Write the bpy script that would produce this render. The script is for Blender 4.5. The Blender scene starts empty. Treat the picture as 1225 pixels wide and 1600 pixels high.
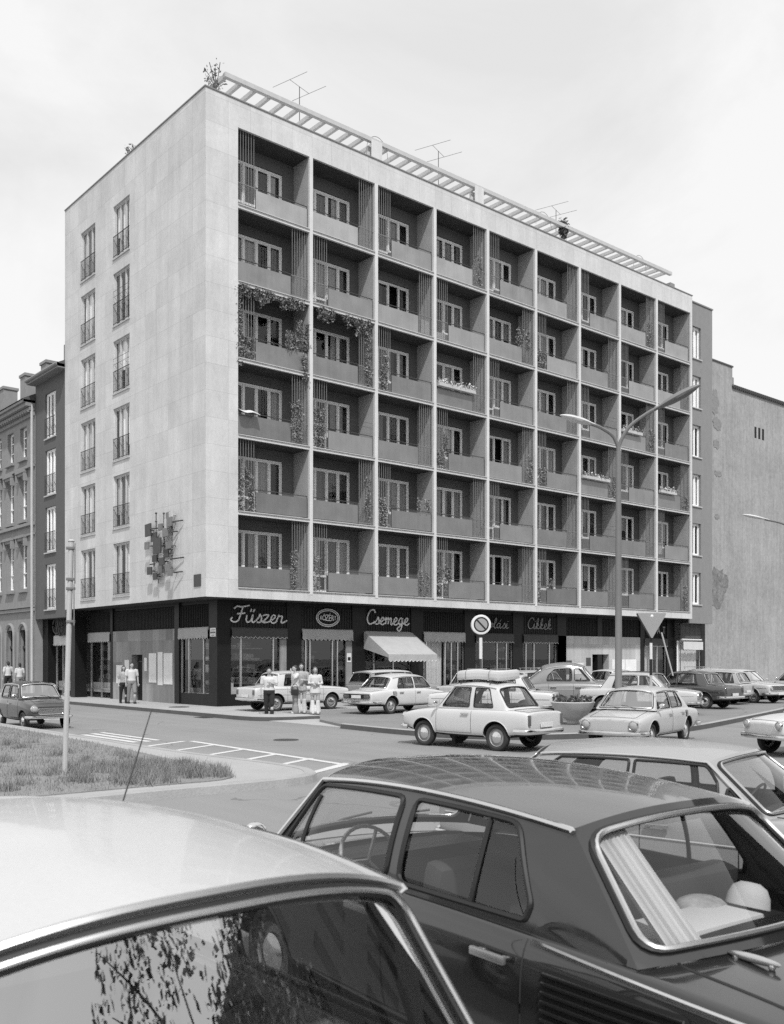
import bpy, bmesh, math, random
from mathutils import Vector, Matrix
from mathutils.geometry import delaunay_2d_cdt
from mathutils.bvhtree import BVHTree
PI = math.pi
SC = bpy.context.scene
COL = SC.collection
rnd = random.Random(7)

# ------------------------------------------------------------------ objects
def link(o):
    COL.objects.link(o)
    return o

def tag(o, label=None, cat=None, group=None, kind=None):
    if label: o['label'] = label
    if cat: o['category'] = cat
    if group: o['group'] = group
    if kind: o['kind'] = kind
    return o

def thing(name, label, cat, loc=(0, 0, 0), rz=0.0, group=None):
    o = link(bpy.data.objects.new(name, None))
    o.location = loc
    o.rotation_euler = (0, 0, rz)
    o.empty_display_size = .2
    return tag(o, label, cat, group)

def obj(name, bm, mats, parent=None, smooth=35, recalc=False):
    if recalc:
        bmesh.ops.recalc_face_normals(bm, faces=bm.faces[:])
    me = bpy.data.meshes.new(name)
    bm.to_mesh(me)
    bm.free()
    if not isinstance(mats, (list, tuple)): mats = [mats]
    for m in mats: me.materials.append(m)
    if smooth:
        me.shade_smooth()
        me.set_sharp_from_angle(angle=math.radians(smooth))
    o = link(bpy.data.objects.new(name, me))
    if parent: o.parent = parent
    return o

def clone(o, parent=None):
    c = o.copy()
    COL.objects.link(c)
    if parent is not None: c.parent = parent
    for ch in [k for k in COL.objects if k.parent == o]:
        clone(ch, c)
    return c

# ------------------------------------------------------------------ geometry
def BM(): return bmesh.new()

def quad(bm, a, b, c, d, mi=0):
    f = bm.faces.new([bm.verts.new(p) for p in (a, b, c, d)])
    f.material_index = mi
    return f

def box(bm, x0, x1, y0, y1, z0, z1, mi=0, bev=0.0, M=None):
    t = bmesh.new() if (bev or M) else bm
    v = [t.verts.new((x, y, z)) for x in (x0, x1) for y in (y0, y1) for z in (z0, z1)]
    for q in ((0, 1, 3, 2), (4, 6, 7, 5), (0, 4, 5, 1), (2, 3, 7, 6), (0, 2, 6, 4), (1, 5, 7, 3)):
        f = t.faces.new([v[i] for i in q])
        f.material_index = mi
    if t is not bm:
        if bev:
            bmesh.ops.bevel(t, geom=t.edges[:], offset=bev, segments=2, profile=.6, affect='EDGES')
            for f in t.faces: f.material_index = mi
        if M: t.transform(M)
        merge(bm, t)

def merge(bm, t):
    vm = {}
    for v in t.verts: vm[v] = bm.verts.new(v.co)
    for f in t.faces:
        try:
            g = bm.faces.new([vm[v] for v in f.verts])
            g.material_index = f.material_index
        except ValueError: pass
    t.free()

def crom(pts, n=6, closed=False):
    P = [Vector(p) for p in pts]
    if len(P) < 3: return P
    out = []
    N = len(P)
    segs = N if closed else N - 1
    for i in range(segs):
        p0 = P[(i - 1) % N] if (closed or i > 0) else P[0] * 2 - P[1]
        p1, p2 = P[i], P[(i + 1) % N]
        p3 = P[(i + 2) % N] if (closed or i + 2 < N) else P[-1] * 2 - P[-2]
        for k in range(n):
            t = k / n
            out.append(.5 * ((2 * p1) + (p2 - p0) * t + (2 * p0 - 5 * p1 + 4 * p2 - p3) * t * t + (3 * p1 - p0 - 3 * p2 + p3) * t ** 3))
    if not closed: out.append(P[-1])
    return out

def tube(bm, pts, r, n=6, closed=False, mi=0, ry=None, cap=True, up=(0, 0, 1)):
    """sweep an ellipse along pts; r = radius along 'up' (number or list), ry = across"""
    P = [Vector(p) for p in pts]
    N = len(P)
    up = Vector(up)
    rings = []
    for i in range(N):
        a = P[(i - 1) % N] if (closed or i) else P[0]
        b = P[(i + 1) % N] if (closed or i < N - 1) else P[-1]
        t = (b - a)
        if t.length < 1e-9: t = Vector((1, 0, 0))
        t.normalize()
        u = up - t * up.dot(t)
        if u.length < 1e-3:
            u = Vector((1, 0, 0)) - t * t.x
            if u.length < 1e-3: u = Vector((0, 1, 0))
        u.normalize()
        s = t.cross(u)
        rr = r[i] if isinstance(r, (list, tuple)) else r
        r2 = rr if ry is None else (ry[i] if isinstance(ry, (list, tuple)) else ry)
        rings.append([bm.verts.new(P[i] + u * (rr * math.sin(2 * PI * k / n)) + s * (r2 * math.cos(2 * PI * k / n))) for k in range(n)])
    for i in range(N if closed else N - 1):
        A, B = rings[i], rings[(i + 1) % N]
        for k in range(n):
            f = bm.faces.new((A[k], B[k], B[(k + 1) % n], A[(k + 1) % n]))
            f.material_index = mi
    if cap and not closed:
        for R_ in (rings[0][::-1], rings[-1]):
            f = bm.faces.new(R_)
            f.material_index = mi

def lathe(bm, prof, n=24, M=None, mi=0, cap=False):
    """prof: list of (r, h) around z"""
    rings = []
    for r, h in prof:
        rings.append([bm.verts.new((r * math.cos(2 * PI * k / n), r * math.sin(2 * PI * k / n), h)) for k in range(n)])
    fs = []
    for A, B in zip(rings, rings[1:]):
        for k in range(n):
            fs.append(bm.faces.new((A[k], A[(k + 1) % n], B[(k + 1) % n], B[k])))
    if cap:
        fs.append(bm.faces.new(rings[0][::-1])); fs.append(bm.faces.new(rings[-1]))
    for f in fs: f.material_index = mi
    if M:
        for R_ in rings:
            for v in R_: v.co = M @ v.co

def ellipsoid(bm, c, r, seg=12, ring=8, mi=0, M=None):
    t = bmesh.new()
    bmesh.ops.create_uvsphere(t, u_segments=seg, v_segments=ring, radius=1)
    for f in t.faces: f.material_index = mi
    m = Matrix.Translation(c) @ (M or Matrix()) @ Matrix.Diagonal((r[0], r[1], r[2], 1))
    t.transform(m)
    merge(bm, t)

def AX(ax, c):
    """matrix that turns the lathe axis z into +x / +y ... and moves to c"""
    m = {'x': Matrix.Rotation(PI / 2, 4, 'Y'), 'y': Matrix.Rotation(-PI / 2, 4, 'X'), '-x': Matrix.Rotation(-PI / 2, 4, 'Y'), '-y': Matrix.Rotation(PI / 2, 4, 'X'), 'z': Matrix()}[ax]
    return Matrix.Translation(c) @ m

def roundpoly(pts, r, n=4):
    P = [Vector((p[0], p[1])) for p in pts]
    N = len(P)
    out = []
    for i in range(N):
        a, b, c = P[i - 1], P[i], P[(i + 1) % N]
        rr = r[i] if isinstance(r, (list, tuple)) else r
        u, w = (a - b), (c - b)
        lu, lw = u.length, w.length
        if rr <= 0:
            out.append(b); continue
        u.normalize(); w.normalize()
        ang = math.acos(max(-1, min(1, u.dot(w))))
        d = min(rr / max(math.tan(ang / 2), .05), lu * .48, lw * .48)
        p, q = b + u * d, b + w * d
        for k in range(n + 1):
            t = k / n
            out.append((p * (1 - t) + b * t) * (1 - t) + (b * (1 - t) + q * t) * t)
    return out

def inside(p, poly):
    x, y = p
    c = False
    n = len(poly)
    for i in range(n):
        a, b = poly[i], poly[i - 1]
        if (a[1] > y) != (b[1] > y) and x < (b[0] - a[0]) * (y - a[1]) / (b[1] - a[1]) + a[0]: c = not c
    return c

def segd(p, a, b):
    ab = b - a
    t = max(0, min(1, (p - a).dot(ab) / max(ab.length_squared, 1e-12)))
    return (p - a - ab * t).length

def densify(poly, step):
    out = []
    n = len(poly)
    for i in range(n):
        a, b = Vector(poly[i][:2]), Vector(poly[(i + 1) % n][:2])
        k = max(1, int((b - a).length / step + .5))
        for j in range(k): out.append(a.lerp(b, j / k))
    return out

def cdt_panel(outer, holes, step, fmap, bm=None, mi=0, flip=None):
    """triangulated sheet with holes in 2-D, mapped to 3-D by fmap; returns bm"""
    bm = bm or bmesh.new()
    loops = [densify(outer, step)] + [densify(h, step) for h in holes]
    V, E = [], []
    for L in loops:
        s = len(V)
        V += L
        E += [(s + i, s + (i + 1) % len(L)) for i in range(len(L))]
    xs = [p.x for p in loops[0]]; ys = [p.y for p in loops[0]]
    segs = [(L[i], L[(i + 1) % len(L)]) for L in loops for i in range(len(L))]
    x = min(xs) + step * .5
    while x < max(xs):
        y = min(ys) + step * .5
        while y < max(ys):
            p = Vector((x, y))
            if inside(p, loops[0]) and not any(inside(p, h) for h in loops[1:]) and min(segd(p, a, b) for a, b in segs) > step * .45:
                V.append(p)
            y += step
        x += step
    v2, e2, f2, _, _, _ = delaunay_2d_cdt(V, E, [], 0, 1e-6)
    vs = [None] * len(v2)
    for f in f2:
        c = sum((v2[i] for i in f), Vector((0, 0))) / len(f)
        if not inside(c, loops[0]) or any(inside(c, h) for h in loops[1:]): continue
        idx = list(f)
        if flip: idx = idx[::-1]
        for i in idx:
            if vs[i] is None: vs[i] = bm.verts.new(fmap(v2[i].x, v2[i].y))
        try:
            g = bm.faces.new([vs[i] for i in idx])
            g.material_index = mi
        except ValueError: pass
    return bm

def pane_obj(name, poly, step, fmap, m, parent, out):
    """curved glass pane with normals taken from the surface itself"""
    src = []
    def f(a, b):
        src.append((a, b)); return fmap(a, b)
    bm = cdt_panel(poly, [], step, f)
    o = obj(name, bm, m, parent, smooth=80)
    me = o.data
    e = .004
    ns = []
    for a, b in src:
        n = (fmap(a + e, b) - fmap(a - e, b)).cross(fmap(a, b + e) - fmap(a, b - e)); n.normalize()
        ns.append(n)
    if sum(p.normal.dot(Vector(out)) for p in me.polygons) < 0: me.flip_normals()
    s = sum(p.normal.dot(ns[p.vertices[0]]) for p in me.polygons)
    if s < 0: ns = [-n for n in ns]
    me.normals_split_custom_set_from_vertices([tuple(n) for n in ns])
    return o

def gridwall(bm, O, U, V, w, h, holes, depth=0.0, mi=0, mr=None, N=None):
    """flat wall with rectangular holes (u0,u1,v0,v1); reveals run back along -N"""
    O, U, V = Vector(O), Vector(U), Vector(V)
    N = Vector(N) if N else U.cross(V)
    us = sorted({0, w} | {q for H in holes for q in H[:2]})
    vs = sorted({0, h} | {q for H in holes for q in H[2:]})
    P = lambda u, v: O + U * u + V * v
    for a, b in zip(us, us[1:]):
        for c, d in zip(vs, vs[1:]):
            mu, mv = (a + b) / 2, (c + d) / 2
            if any(H[0] < mu < H[1] and H[2] < mv < H[3] for H in holes): continue
            quad(bm, P(a, c), P(b, c), P(b, d), P(a, d), mi)
    if depth:
        D = -N * depth
        for a, b, c, d in holes:
            m = mi if mr is None else mr
            quad(bm, P(a, c), P(b, c), P(b, c) + D, P(a, c) + D, m)
            quad(bm, P(a, d), P(a, d) + D, P(b, d) + D, P(b, d), m)
            quad(bm, P(a, c), P(a, c) + D, P(a, d) + D, P(a, d), m)
            quad(bm, P(b, c), P(b, d), P(b, d) + D, P(b, c) + D, m)

def leaf(bm, c, s, mi=0, asp=.55):
    s *= rnd.uniform(.65, 1.5)
    a, b = rnd.uniform(0, 2 * PI), rnd.uniform(-1, 1)
    d = Vector((math.cos(a) * math.sqrt(1 - b * b), math.sin(a) * math.sqrt(1 - b * b), b))
    e = d.orthogonal().normalized()
    e.rotate(Matrix.Rotation(rnd.uniform(0, 2 * PI), 3, d))
    c = Vector(c)
    f = d.cross(e)
    fc = bm.faces.new([bm.verts.new(c + d * s), bm.verts.new(c + e * s * asp + f * s * .15), bm.verts.new(c - d * s), bm.verts.new(c - e * s * asp + f * s * .15)])
    fc.material_index = mi

# ------------------------------------------------------------------ materials (the photograph is black and white)
def nodes(name):
    m = bpy.data.materials.new(name)
    m.use_nodes = True
    nt = m.node_tree
    b = nt.nodes['Principled BSDF']
    return m, nt, b

def G(v): return (v, v, v, 1)

def mk(name, v, rough=.8, metal=0.0, var=.12, scale=3.0, bump=0.0, bscale=60.0, coat=0.0, streak=0.0, wear=0.0, orand=0.0, dust=False, fine=0.0, lining=None, spec=.5, dirt=0.0):
    """grey principled material broken up with noise: var = broad blotches, fine = grain, streak = vertical run-off marks"""
    m, nt, b = nodes(name)
    N, L = nt.nodes, nt.links
    tc = N.new('ShaderNodeTexCoord')
    def noise(sc, det=4.0, vec=None, rough_=.6):
        n = N.new('ShaderNodeTexNoise')
        n.inputs['Scale'].default_value = sc
        n.inputs['Detail'].default_value = det
        n.inputs['Roughness'].default_value = rough_
        L.new(vec or tc.outputs['Object'], n.inputs['Vector'])
        return n.outputs['Fac']
    def math_(op, a, c, clamp=False):
        n = N.new('ShaderNodeMath'); n.operation = op; n.use_clamp = clamp
        for i, q in enumerate((a, c)):
            if isinstance(q, (int, float)): n.inputs[i].default_value = q
            else: L.new(q, n.inputs[i])
        return n.outputs[0]
    val = None
    def add(f, amp):
        nonlocal val
        t = math_('MULTIPLY', math_('SUBTRACT', f, .5), 2 * amp)
        val = math_('ADD', t, 1.0) if val is None else math_('ADD', val, t)
    if var: add(noise(scale), var)
    if fine: add(noise(bscale, 2.0), fine)
    if streak:
        mp = N.new('ShaderNodeMapping'); mp.inputs['Scale'].default_value = (3.0, 3.0, .18)
        L.new(tc.outputs['Object'], mp.inputs['Vector'])
        add(noise(1.6, 6.0, mp.outputs['Vector'], .7), streak)
    if wear:                                                # tyre-worn bands along the street and hairline cracks
        mp = N.new('ShaderNodeMapping'); mp.inputs['Scale'].default_value = (1.1, .05, 1)
        L.new(tc.outputs['Object'], mp.inputs['Vector'])
        add(noise(1.0, 3.0, mp.outputs['Vector'], .5), wear)
        vo = N.new('ShaderNodeTexVoronoi'); vo.feature = 'DISTANCE_TO_EDGE'; vo.inputs['Scale'].default_value = .23
        ds = N.new('ShaderNodeVectorMath'); ds.operation = 'ADD'
        nz_ = N.new('ShaderNodeTexNoise'); nz_.inputs['Scale'].default_value = .7; nz_.inputs['Detail'].default_value = 5
        L.new(tc.outputs['Object'], nz_.inputs['Vector'])
        L.new(tc.outputs['Object'], ds.inputs[0]); L.new(nz_.outputs['Color'], ds.inputs[1]); L.new(ds.outputs[0], vo.inputs['Vector'])
        ck = math_('MULTIPLY', math_('LESS_THAN', vo.outputs['Distance'], .004), math_('GREATER_THAN', noise(.35, 2.0), .5))
        val = math_('SUBTRACT', val, math_('MULTIPLY', ck, .3))
    if orand:                                               # every object of this material a little lighter or darker
        oi = N.new('ShaderNodeObjectInfo')
        add(oi.outputs['Random'], orand)
    if val is not None:
        cm = N.new('ShaderNodeCombineColor')
        out = math_('MULTIPLY', val, v)
        if dirt:
            g = N.new('ShaderNodeNewGeometry')
            out = math_('MULTIPLY', out, math_('ADD', math_('MULTIPLY', math_('POWER', g.outputs['Pointiness'], 2.0), dirt), 1 - dirt * .25))
        for i in range(3): L.new(out, cm.inputs[i])
        col = cm.outputs[0]
        L.new(col, b.inputs['Base Color'])
    else:
        b.inputs['Base Color'].default_value = G(v); col = None
    b.inputs['Roughness'].default_value = rough
    if not metal and var and rough < .6:
        L.new(math_('ADD', math_('MULTIPLY', noise(scale * 3), .14), rough - .07, True), b.inputs['Roughness'])
    b.inputs['Metallic'].default_value = metal
    b.inputs['Specular IOR Level'].default_value = spec if not (dust and v < .1) else .2
    if coat:
        b.inputs['Coat Weight'].default_value = coat
        b.inputs['Coat Roughness'].default_value = .035
        b.inputs['Coat IOR'].default_value = 1.75 if v < .1 else 1.5
    if dust:                                                # dust film and faint panel waviness on car paint
        L.new(math_('ADD', math_('MULTIPLY', noise(9.0, 6.0), .3), -.09, True), b.inputs['Coat Roughness'])
        bn = N.new('ShaderNodeBump'); bn.inputs['Strength'].default_value = .12; bn.inputs['Distance'].default_value = .02
        L.new(noise(2.2, 1.0), bn.inputs['Height']); L.new(bn.outputs[0], b.inputs['Coat Normal'])
    if bump:
        bn = N.new('ShaderNodeBump'); bn.inputs['Strength'].default_value = bump; bn.inputs['Distance'].default_value = .02
        L.new(noise(bscale, 4.0), bn.inputs['Height'])
        L.new(bn.outputs[0], b.inputs['Normal'])
    if lining is not None:                                  # inner face of a body panel: cloth or board lining
        g = N.new('ShaderNodeNewGeometry')
        d = N.new('ShaderNodeBsdfDiffuse'); d.inputs['Color'].default_value = G(lining)
        mx = N.new('ShaderNodeMixShader')
        L.new(g.outputs['Backfacing'], mx.inputs[0]); L.new(b.outputs[0], mx.inputs[1]); L.new(d.outputs[0], mx.inputs[2])
        L.new(mx.outputs[0], N['Material Output'].inputs[0])
    return m

def glass(name, tint=.8, ior=1.5, rough=.0, boost=1.0):
    m, nt, b = nodes(name)
    N, L = nt.nodes, nt.links
    N.remove(b)
    t = N.new('ShaderNodeBsdfTransparent'); t.inputs[0].default_value = G(tint)
    g = N.new('ShaderNodeBsdfGlossy'); g.inputs['Roughness'].default_value = rough; g.inputs['Color'].default_value = G(.95)
    lw = N.new('ShaderNodeLayerWeight'); lw.inputs[0].default_value = .5          # thin pane: same reflectance from both faces
    pw = N.new('ShaderNodeMath'); pw.operation = 'POWER'; pw.inputs[1].default_value = 5
    L.new(lw.outputs['Facing'], pw.inputs[0])
    f = N.new('ShaderNodeMath'); f.operation = 'MULTIPLY_ADD'; f.inputs[1].default_value = .92; f.inputs[2].default_value = .05
    L.new(pw.outputs[0], f.inputs[0])
    k = N.new('ShaderNodeMath'); k.operation = 'MULTIPLY'; k.use_clamp = True; k.inputs[1].default_value = boost
    bn = N.new('ShaderNodeBump'); bn.inputs['Strength'].default_value = .02; bn.inputs['Distance'].default_value = .02
    nz = N.new('ShaderNodeTexNoise'); nz.inputs['Scale'].default_value = 1.3
    tc = N.new('ShaderNodeTexCoord'); L.new(tc.outputs['Object'], nz.inputs['Vector'])
    L.new(nz.outputs['Fac'], bn.inputs['Height']); L.new(bn.outputs[0], g.inputs['Normal'])
    L.new(f.outputs[0], k.inputs[0])
    x = N.new('ShaderNodeMixShader')
    L.new(k.outputs[0], x.inputs[0]); L.new(t.outputs[0], x.inputs[1]); L.new(g.outputs[0], x.inputs[2])
    L.new(x.outputs[0], N['Material Output'].inputs[0])
    return m

def slab_mat(name, v, bw, bh, joint=.006, contrast=.07, streak=.07, axis='xz'):
    """stone cladding: slabs of slightly different tone, hairline joints, run-off streaks"""
    m, nt, b = nodes(name)
    N, L = nt.nodes, nt.links
    tc = N.new('ShaderNodeTexCoord')
    sp = N.new('ShaderNodeSeparateXYZ'); L.new(tc.outputs['Object'], sp.inputs[0])
    ad = N.new('ShaderNodeMath'); ad.operation = 'SUBTRACT'
    L.new(sp.outputs[0], ad.inputs[0]); L.new(sp.outputs[1], ad.inputs[1])
    cb = N.new('ShaderNodeCombineXYZ'); L.new(ad.outputs[0], cb.inputs[0]); L.new(sp.outputs[2], cb.inputs[1])
    br = N.new('ShaderNodeTexBrick')
    br.offset = 0.0
    br.inputs['Color1'].default_value = G(1 - contrast); br.inputs['Color2'].default_value = G(1 + contrast * .4); br.inputs['Mortar'].default_value = G(.72)
    br.inputs['Scale'].default_value = 1; br.inputs['Mortar Size'].default_value = joint
    br.inputs['Brick Width'].default_value = bw; br.inputs['Row Height'].default_value = bh
    L.new(cb.outputs[0], br.inputs['Vector'])
    def noise(sc, det, scl):
        mp = N.new('ShaderNodeMapping'); mp.inputs['Scale'].default_value = scl
        L.new(tc.outputs['Object'], mp.inputs['Vector'])
        n = N.new('ShaderNodeTexNoise'); n.inputs['Scale'].default_value = sc; n.inputs['Detail'].default_value = det
        n.inputs['Roughness'].default_value = .65
        L.new(mp.outputs[0], n.inputs['Vector'])
        mr = N.new('ShaderNodeMapRange'); mr.inputs['From Min'].default_value = .3; mr.inputs['From Max'].default_value = .7
        L.new(n.outputs['Fac'], mr.inputs['Value'])
        return mr
    s1 = noise(1.5, 6, (1.3, 1.3, .16)); s1.inputs['To Min'].default_value = 1 - streak; s1.inputs['To Max'].default_value = 1 + streak * .5
    s2 = noise(.6, 8, (1, 1, .8)); s2.inputs['To Min'].default_value = .84; s2.inputs['To Max'].default_value = 1.05
    s3 = noise(9, 4, (1, 1, .6)); s3.inputs['To Min'].default_value = .92; s3.inputs['To Max'].default_value = 1.03
    cur = br.outputs['Color']
    for s in (s1, s2, s3):
        k = N.new('ShaderNodeVectorMath'); k.operation = 'MULTIPLY'
        L.new(cur, k.inputs[0]); L.new(s.outputs[0], k.inputs[1])
        cur = k.outputs[0]
    k = N.new('ShaderNodeVectorMath'); k.operation = 'SCALE'; k.inputs['Scale'].default_value = v
    L.new(cur, k.inputs[0]); L.new(k.outputs[0], b.inputs['Base Color'])
    b.inputs['Roughness'].default_value = .75
    b.inputs['Specular IOR Level'].default_value = .3
    return m

M = {}
M['clad'] = slab_mat('stone_cladding', .68, 1.0, 1.03, .007, .075, .1)
M['marble'] = slab_mat('marble_slabs', .36, .62, .95, .006, .32, .26)
M['marble_sunlit'] = slab_mat('sunlit_marble_slabs', .55, .62, .95, .006, .14, .2)  # lighter copy of the marble; sunlight is put into its colour
M['coping'] = mk('coping_metal', .22, .6)
M['white'] = mk('white_render', .64, .8, var=.14, streak=.2, fine=.08, scale=1.5)
M['balc_floor'] = mk('pale_balcony_floor', .5, .8, var=.15)
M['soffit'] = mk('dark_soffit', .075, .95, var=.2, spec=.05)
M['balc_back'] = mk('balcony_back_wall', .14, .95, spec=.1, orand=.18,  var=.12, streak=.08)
M['balc_fin'] = mk('balcony_side_wall', .38, .9, var=.2, streak=.14, scale=1.5)
for q_, v_ in enumerate((.16, .165, .18, .2, .23, .29)): M['panel%d' % q_] = mk('parapet_panel', v_, .16, var=.4, orand=.25, scale=.9, spec=.8, streak=.22, fine=.08)  # upper rows' extra brightness is put into the colour, storey by storey
M['steel'] = mk('dark_painted_steel', .06, .55, var=.1)
M['bar'] = mk('grey_painted_bars', .2, .6, var=.1)
M['frame'] = mk('white_window_frame', .92, .6, var=.07, fine=.04)
M['frame_grey'] = mk('weathered_window_frame', .55, .6, var=.12, fine=.06)
M['dark'] = mk('dark_room', .012, .95, var=.3)
M['curtain'] = mk('net_curtain', .92, .95, var=.1, orand=.12, streak=.1)
M['curtain2'] = mk('grey_curtain', .48, .95, var=.12)
M['curtain3'] = mk('dim_curtain', .1, .95, var=.12)
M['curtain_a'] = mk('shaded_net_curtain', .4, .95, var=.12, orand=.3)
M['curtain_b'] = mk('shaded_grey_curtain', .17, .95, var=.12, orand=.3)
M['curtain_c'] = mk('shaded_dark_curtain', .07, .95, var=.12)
M['pane'] = glass('window_glass', .92, 1.5, 0, 1.0)
M['shopglass'] = glass('shop_glass', .75, 1.5, 0, 1.5)
M['black_tile'] = mk('black_glazed_cladding', .014, .4, var=.3, scale=2, spec=.22)
M['rib'] = mk('dark_ribbed_board', .03, .7, var=.25, spec=.15, orand=.3)
M['shade'] = mk('shop_interior', .045, .95, var=.5, scale=2, spec=.1)
M['goods'] = mk('shelf_goods', .5, .8, var=.8, scale=9)
M['neon'] = mk('white_sign_tube', .8, .4, var=.03)
M['neon2'] = mk('dull_sign_tube', .3, .5, var=.08)
M['awning'] = mk('grey_awning_cloth', .42, .9, var=.16, fine=.06)
M['awning_dark'] = mk('dark_awning_cloth', .07, .9, var=.1)
M['awning_light'] = mk('light_awning_cloth', .6, .9, var=.07)
M['plaster_dark'] = mk('dark_plaster', .115, .9, var=.12, fine=.1, streak=.08)
M['plaster_mid'] = mk('mid_grey_plaster', .24, .9, var=.12, fine=.07, streak=.1)
M['plaster_old'] = mk('old_stucco', .27, .9, var=.2, fine=.12, streak=.16)
M['plaster_fire'] = mk('stained_plaster', .32, .92, var=.34, scale=.4, fine=.26, streak=.34, bump=.8, bscale=5)
M['reflect_dark'] = mk('dark_reflection_facade', .06, .9, var=.2, streak=.2, spec=.1)  # facade of the added house, kept dark for its reflection in the glass
M['brick'] = mk('exposed_rubble_brick', .2, .95, var=.9, scale=3.5, fine=.5, bump=1.0, bscale=18)
M['roof_tile'] = mk('roof_tiles', .09, .9, var=.3, fine=.2)
M['concrete'] = mk('pale_concrete', .5, .85, var=.14, fine=.08, streak=.14)
M['paper'] = mk('paper_poster', .8, .9, var=.22, scale=2.2)
M['asphalt'] = mk('worn_asphalt', .25, .85, var=.14, scale=.3, fine=.2, bscale=38, bump=.25, wear=.2)
M['lot'] = mk('car_park_asphalt', .225, .9, var=.2, scale=.5, fine=.2, bscale=40, bump=.25, wear=.1)
M['sidewalk'] = mk('pavement_asphalt', .4, .9, var=.18, scale=.7, fine=.1, bump=.2)
M['paved'] = mk('island_paving', .38, .9, var=.14, scale=1.2, fine=.12, bump=.2)
M['kerb'] = mk('kerb_stone', .36, .9, var=.25, scale=1.6, fine=.15, bump=.4, bscale=25)
M['kerb_face'] = mk('dark_kerb_face', .085, .95, var=.3, scale=2, fine=.2, bscale=20)  # darker tone for the road-side face of the kerbs
M['paint_mark'] = mk('worn_road_paint', .6, .85, var=.22, scale=3, fine=.2, bscale=30)
M['soil'] = mk('dry_turf', .24, .95, var=.35, scale=1.6, fine=.3, bump=.8, bscale=30)
M['grass'] = mk('grass_blades', .24, .8, var=.45, scale=1.3)
M['leaf'] = mk('plant_leaf', .17, .7, var=.3, scale=6)
M['leaf_light'] = mk('pale_leaf', .3, .7, var=.3, scale=6)
M['leaf_dark'] = mk('dark_leaf', .06, .6, var=.3, scale=3)
M['flower'] = mk('pale_blossom', .75, .8, var=.1)
M['bark'] = mk('bark', .09, .95, var=.3, scale=6, bump=.8, bscale=25)
M['chrome'] = mk('chrome', .78, .16, metal=1.0, var=.06, scale=5)
M['alu'] = mk('bright_trim', .62, .32, metal=.85, var=.06, scale=5)
M['rubber'] = mk('rubber', .02, .6, var=.2, scale=8)
M['tyre'] = mk('tyre', .035, .85, var=.25, scale=8)
M['hub'] = mk('painted_rim', .3, .5, metal=.1, var=.15)
M['under'] = mk('underside', .015, .95, var=.2)
M['lens'] = mk('lamp_lens', .4, .12, var=.05, coat=.6)
M['redlens'] = mk('dark_tail_lens', .1, .2, var=.1, coat=.5)
M['carglass'] = glass('car_glass', .88, 1.5, 0, 1.5)
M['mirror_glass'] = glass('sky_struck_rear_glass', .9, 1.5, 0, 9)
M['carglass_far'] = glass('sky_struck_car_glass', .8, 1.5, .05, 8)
M['seat'] = mk('seat_vinyl', .055, .6, var=.15)
M['dash'] = mk('dashboard', .03, .5, var=.15)
M['plate'] = mk('number_plate', .72, .6, var=.35, scale=16)
M['galv'] = mk('galvanised_post', .5, .55, var=.12, scale=2, streak=.1)
M['lamppost'] = mk('lamp_post_paint', .19, .6, var=.14, streak=.12)
M['lampbowl'] = mk('lamp_bowl', .62, .35, var=.08)
M['signwhite'] = mk('white_enamel', .78, .35, var=.05)
M['signgrey'] = mk('grey_enamel', .34, .35, var=.06)
M['signblack'] = mk('black_enamel', .02, .4, var=.1)
M['skin'] = mk('skin', .42, .6, var=.08)
M['hair'] = mk('dark_hair', .03, .6, var=.2, scale=12)
M['hair_l'] = mk('brown_hair', .12, .6, var=.2, scale=12)
M['cloth_w'] = mk('white_cloth', .62, .9, var=.06)
M['cloth_k'] = mk('black_cloth', .025, .9, var=.2)
M['cloth_g'] = mk('grey_cloth', .25, .9, var=.12)
M['cloth_l'] = mk('pale_cloth', .58, .9, var=.1)
M['cloth_p'] = mk('patterned_cloth', .36, .9, var=.9, scale=14)
M['sprig'] = mk('sprigged_curtain', .55, .9, var=1.6, scale=7, streak=1.2)
M['check'] = mk('chequered_blanket', .25, .9, var=.9, scale=22)
M['eye'] = mk('eye', .03, .3, var=.1)

_paints = {}
def paint(v, lining=.22):
    k = (v, lining)
    if k not in _paints:
        _paints[k] = mk('car_paint', v, .32, var=.1, scale=1.3, fine=.05, bscale=70, dust=True, coat=1.0 if v < .2 else .4, lining=lining)
    return _paints[k]
# ------------------------------------------------------------------ camera, sky, sun
CAM = Vector((-18.608, -32.795, 2.1))
FW = Vector((.64878, .76097, 0)); RT = Vector((.76097, -.64878, 0))
cd = bpy.data.cameras.new('camera')
cd.sensor_fit = 'VERTICAL'
cd.sensor_height = 36.0
cd.lens = 36.0 * 1517.0 / 1600.0
cd.shift_y = (1027.7 - 800) / 1600.0
cd.dof.use_dof = True; cd.dof.focus_distance = 32; cd.dof.aperture_fstop = 5.6
cd.clip_start = .05; cd.clip_end = 5000
cam = link(bpy.data.objects.new('camera', cd))
cam.location = CAM
cam.rotation_euler = (PI / 2, 0, math.atan2(-FW.x, FW.y))
SC.camera = cam

SUN_EL = math.radians(53)
sh = (RT * .21 - FW * .975).normalized()
sd = Vector((sh.x * math.cos(SUN_EL), sh.y * math.cos(SUN_EL), math.sin(SUN_EL)))
ld = bpy.data.lights.new('sun', 'SUN')
ld.energy = 3.2; ld.angle = math.radians(2.5); ld.color = (1, 1, 1)
sun = link(bpy.data.objects.new('sun', ld))
sun.rotation_euler = sd.to_track_quat('Z', 'Y').to_euler()
sun.location = (0, -30, 40)

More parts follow.
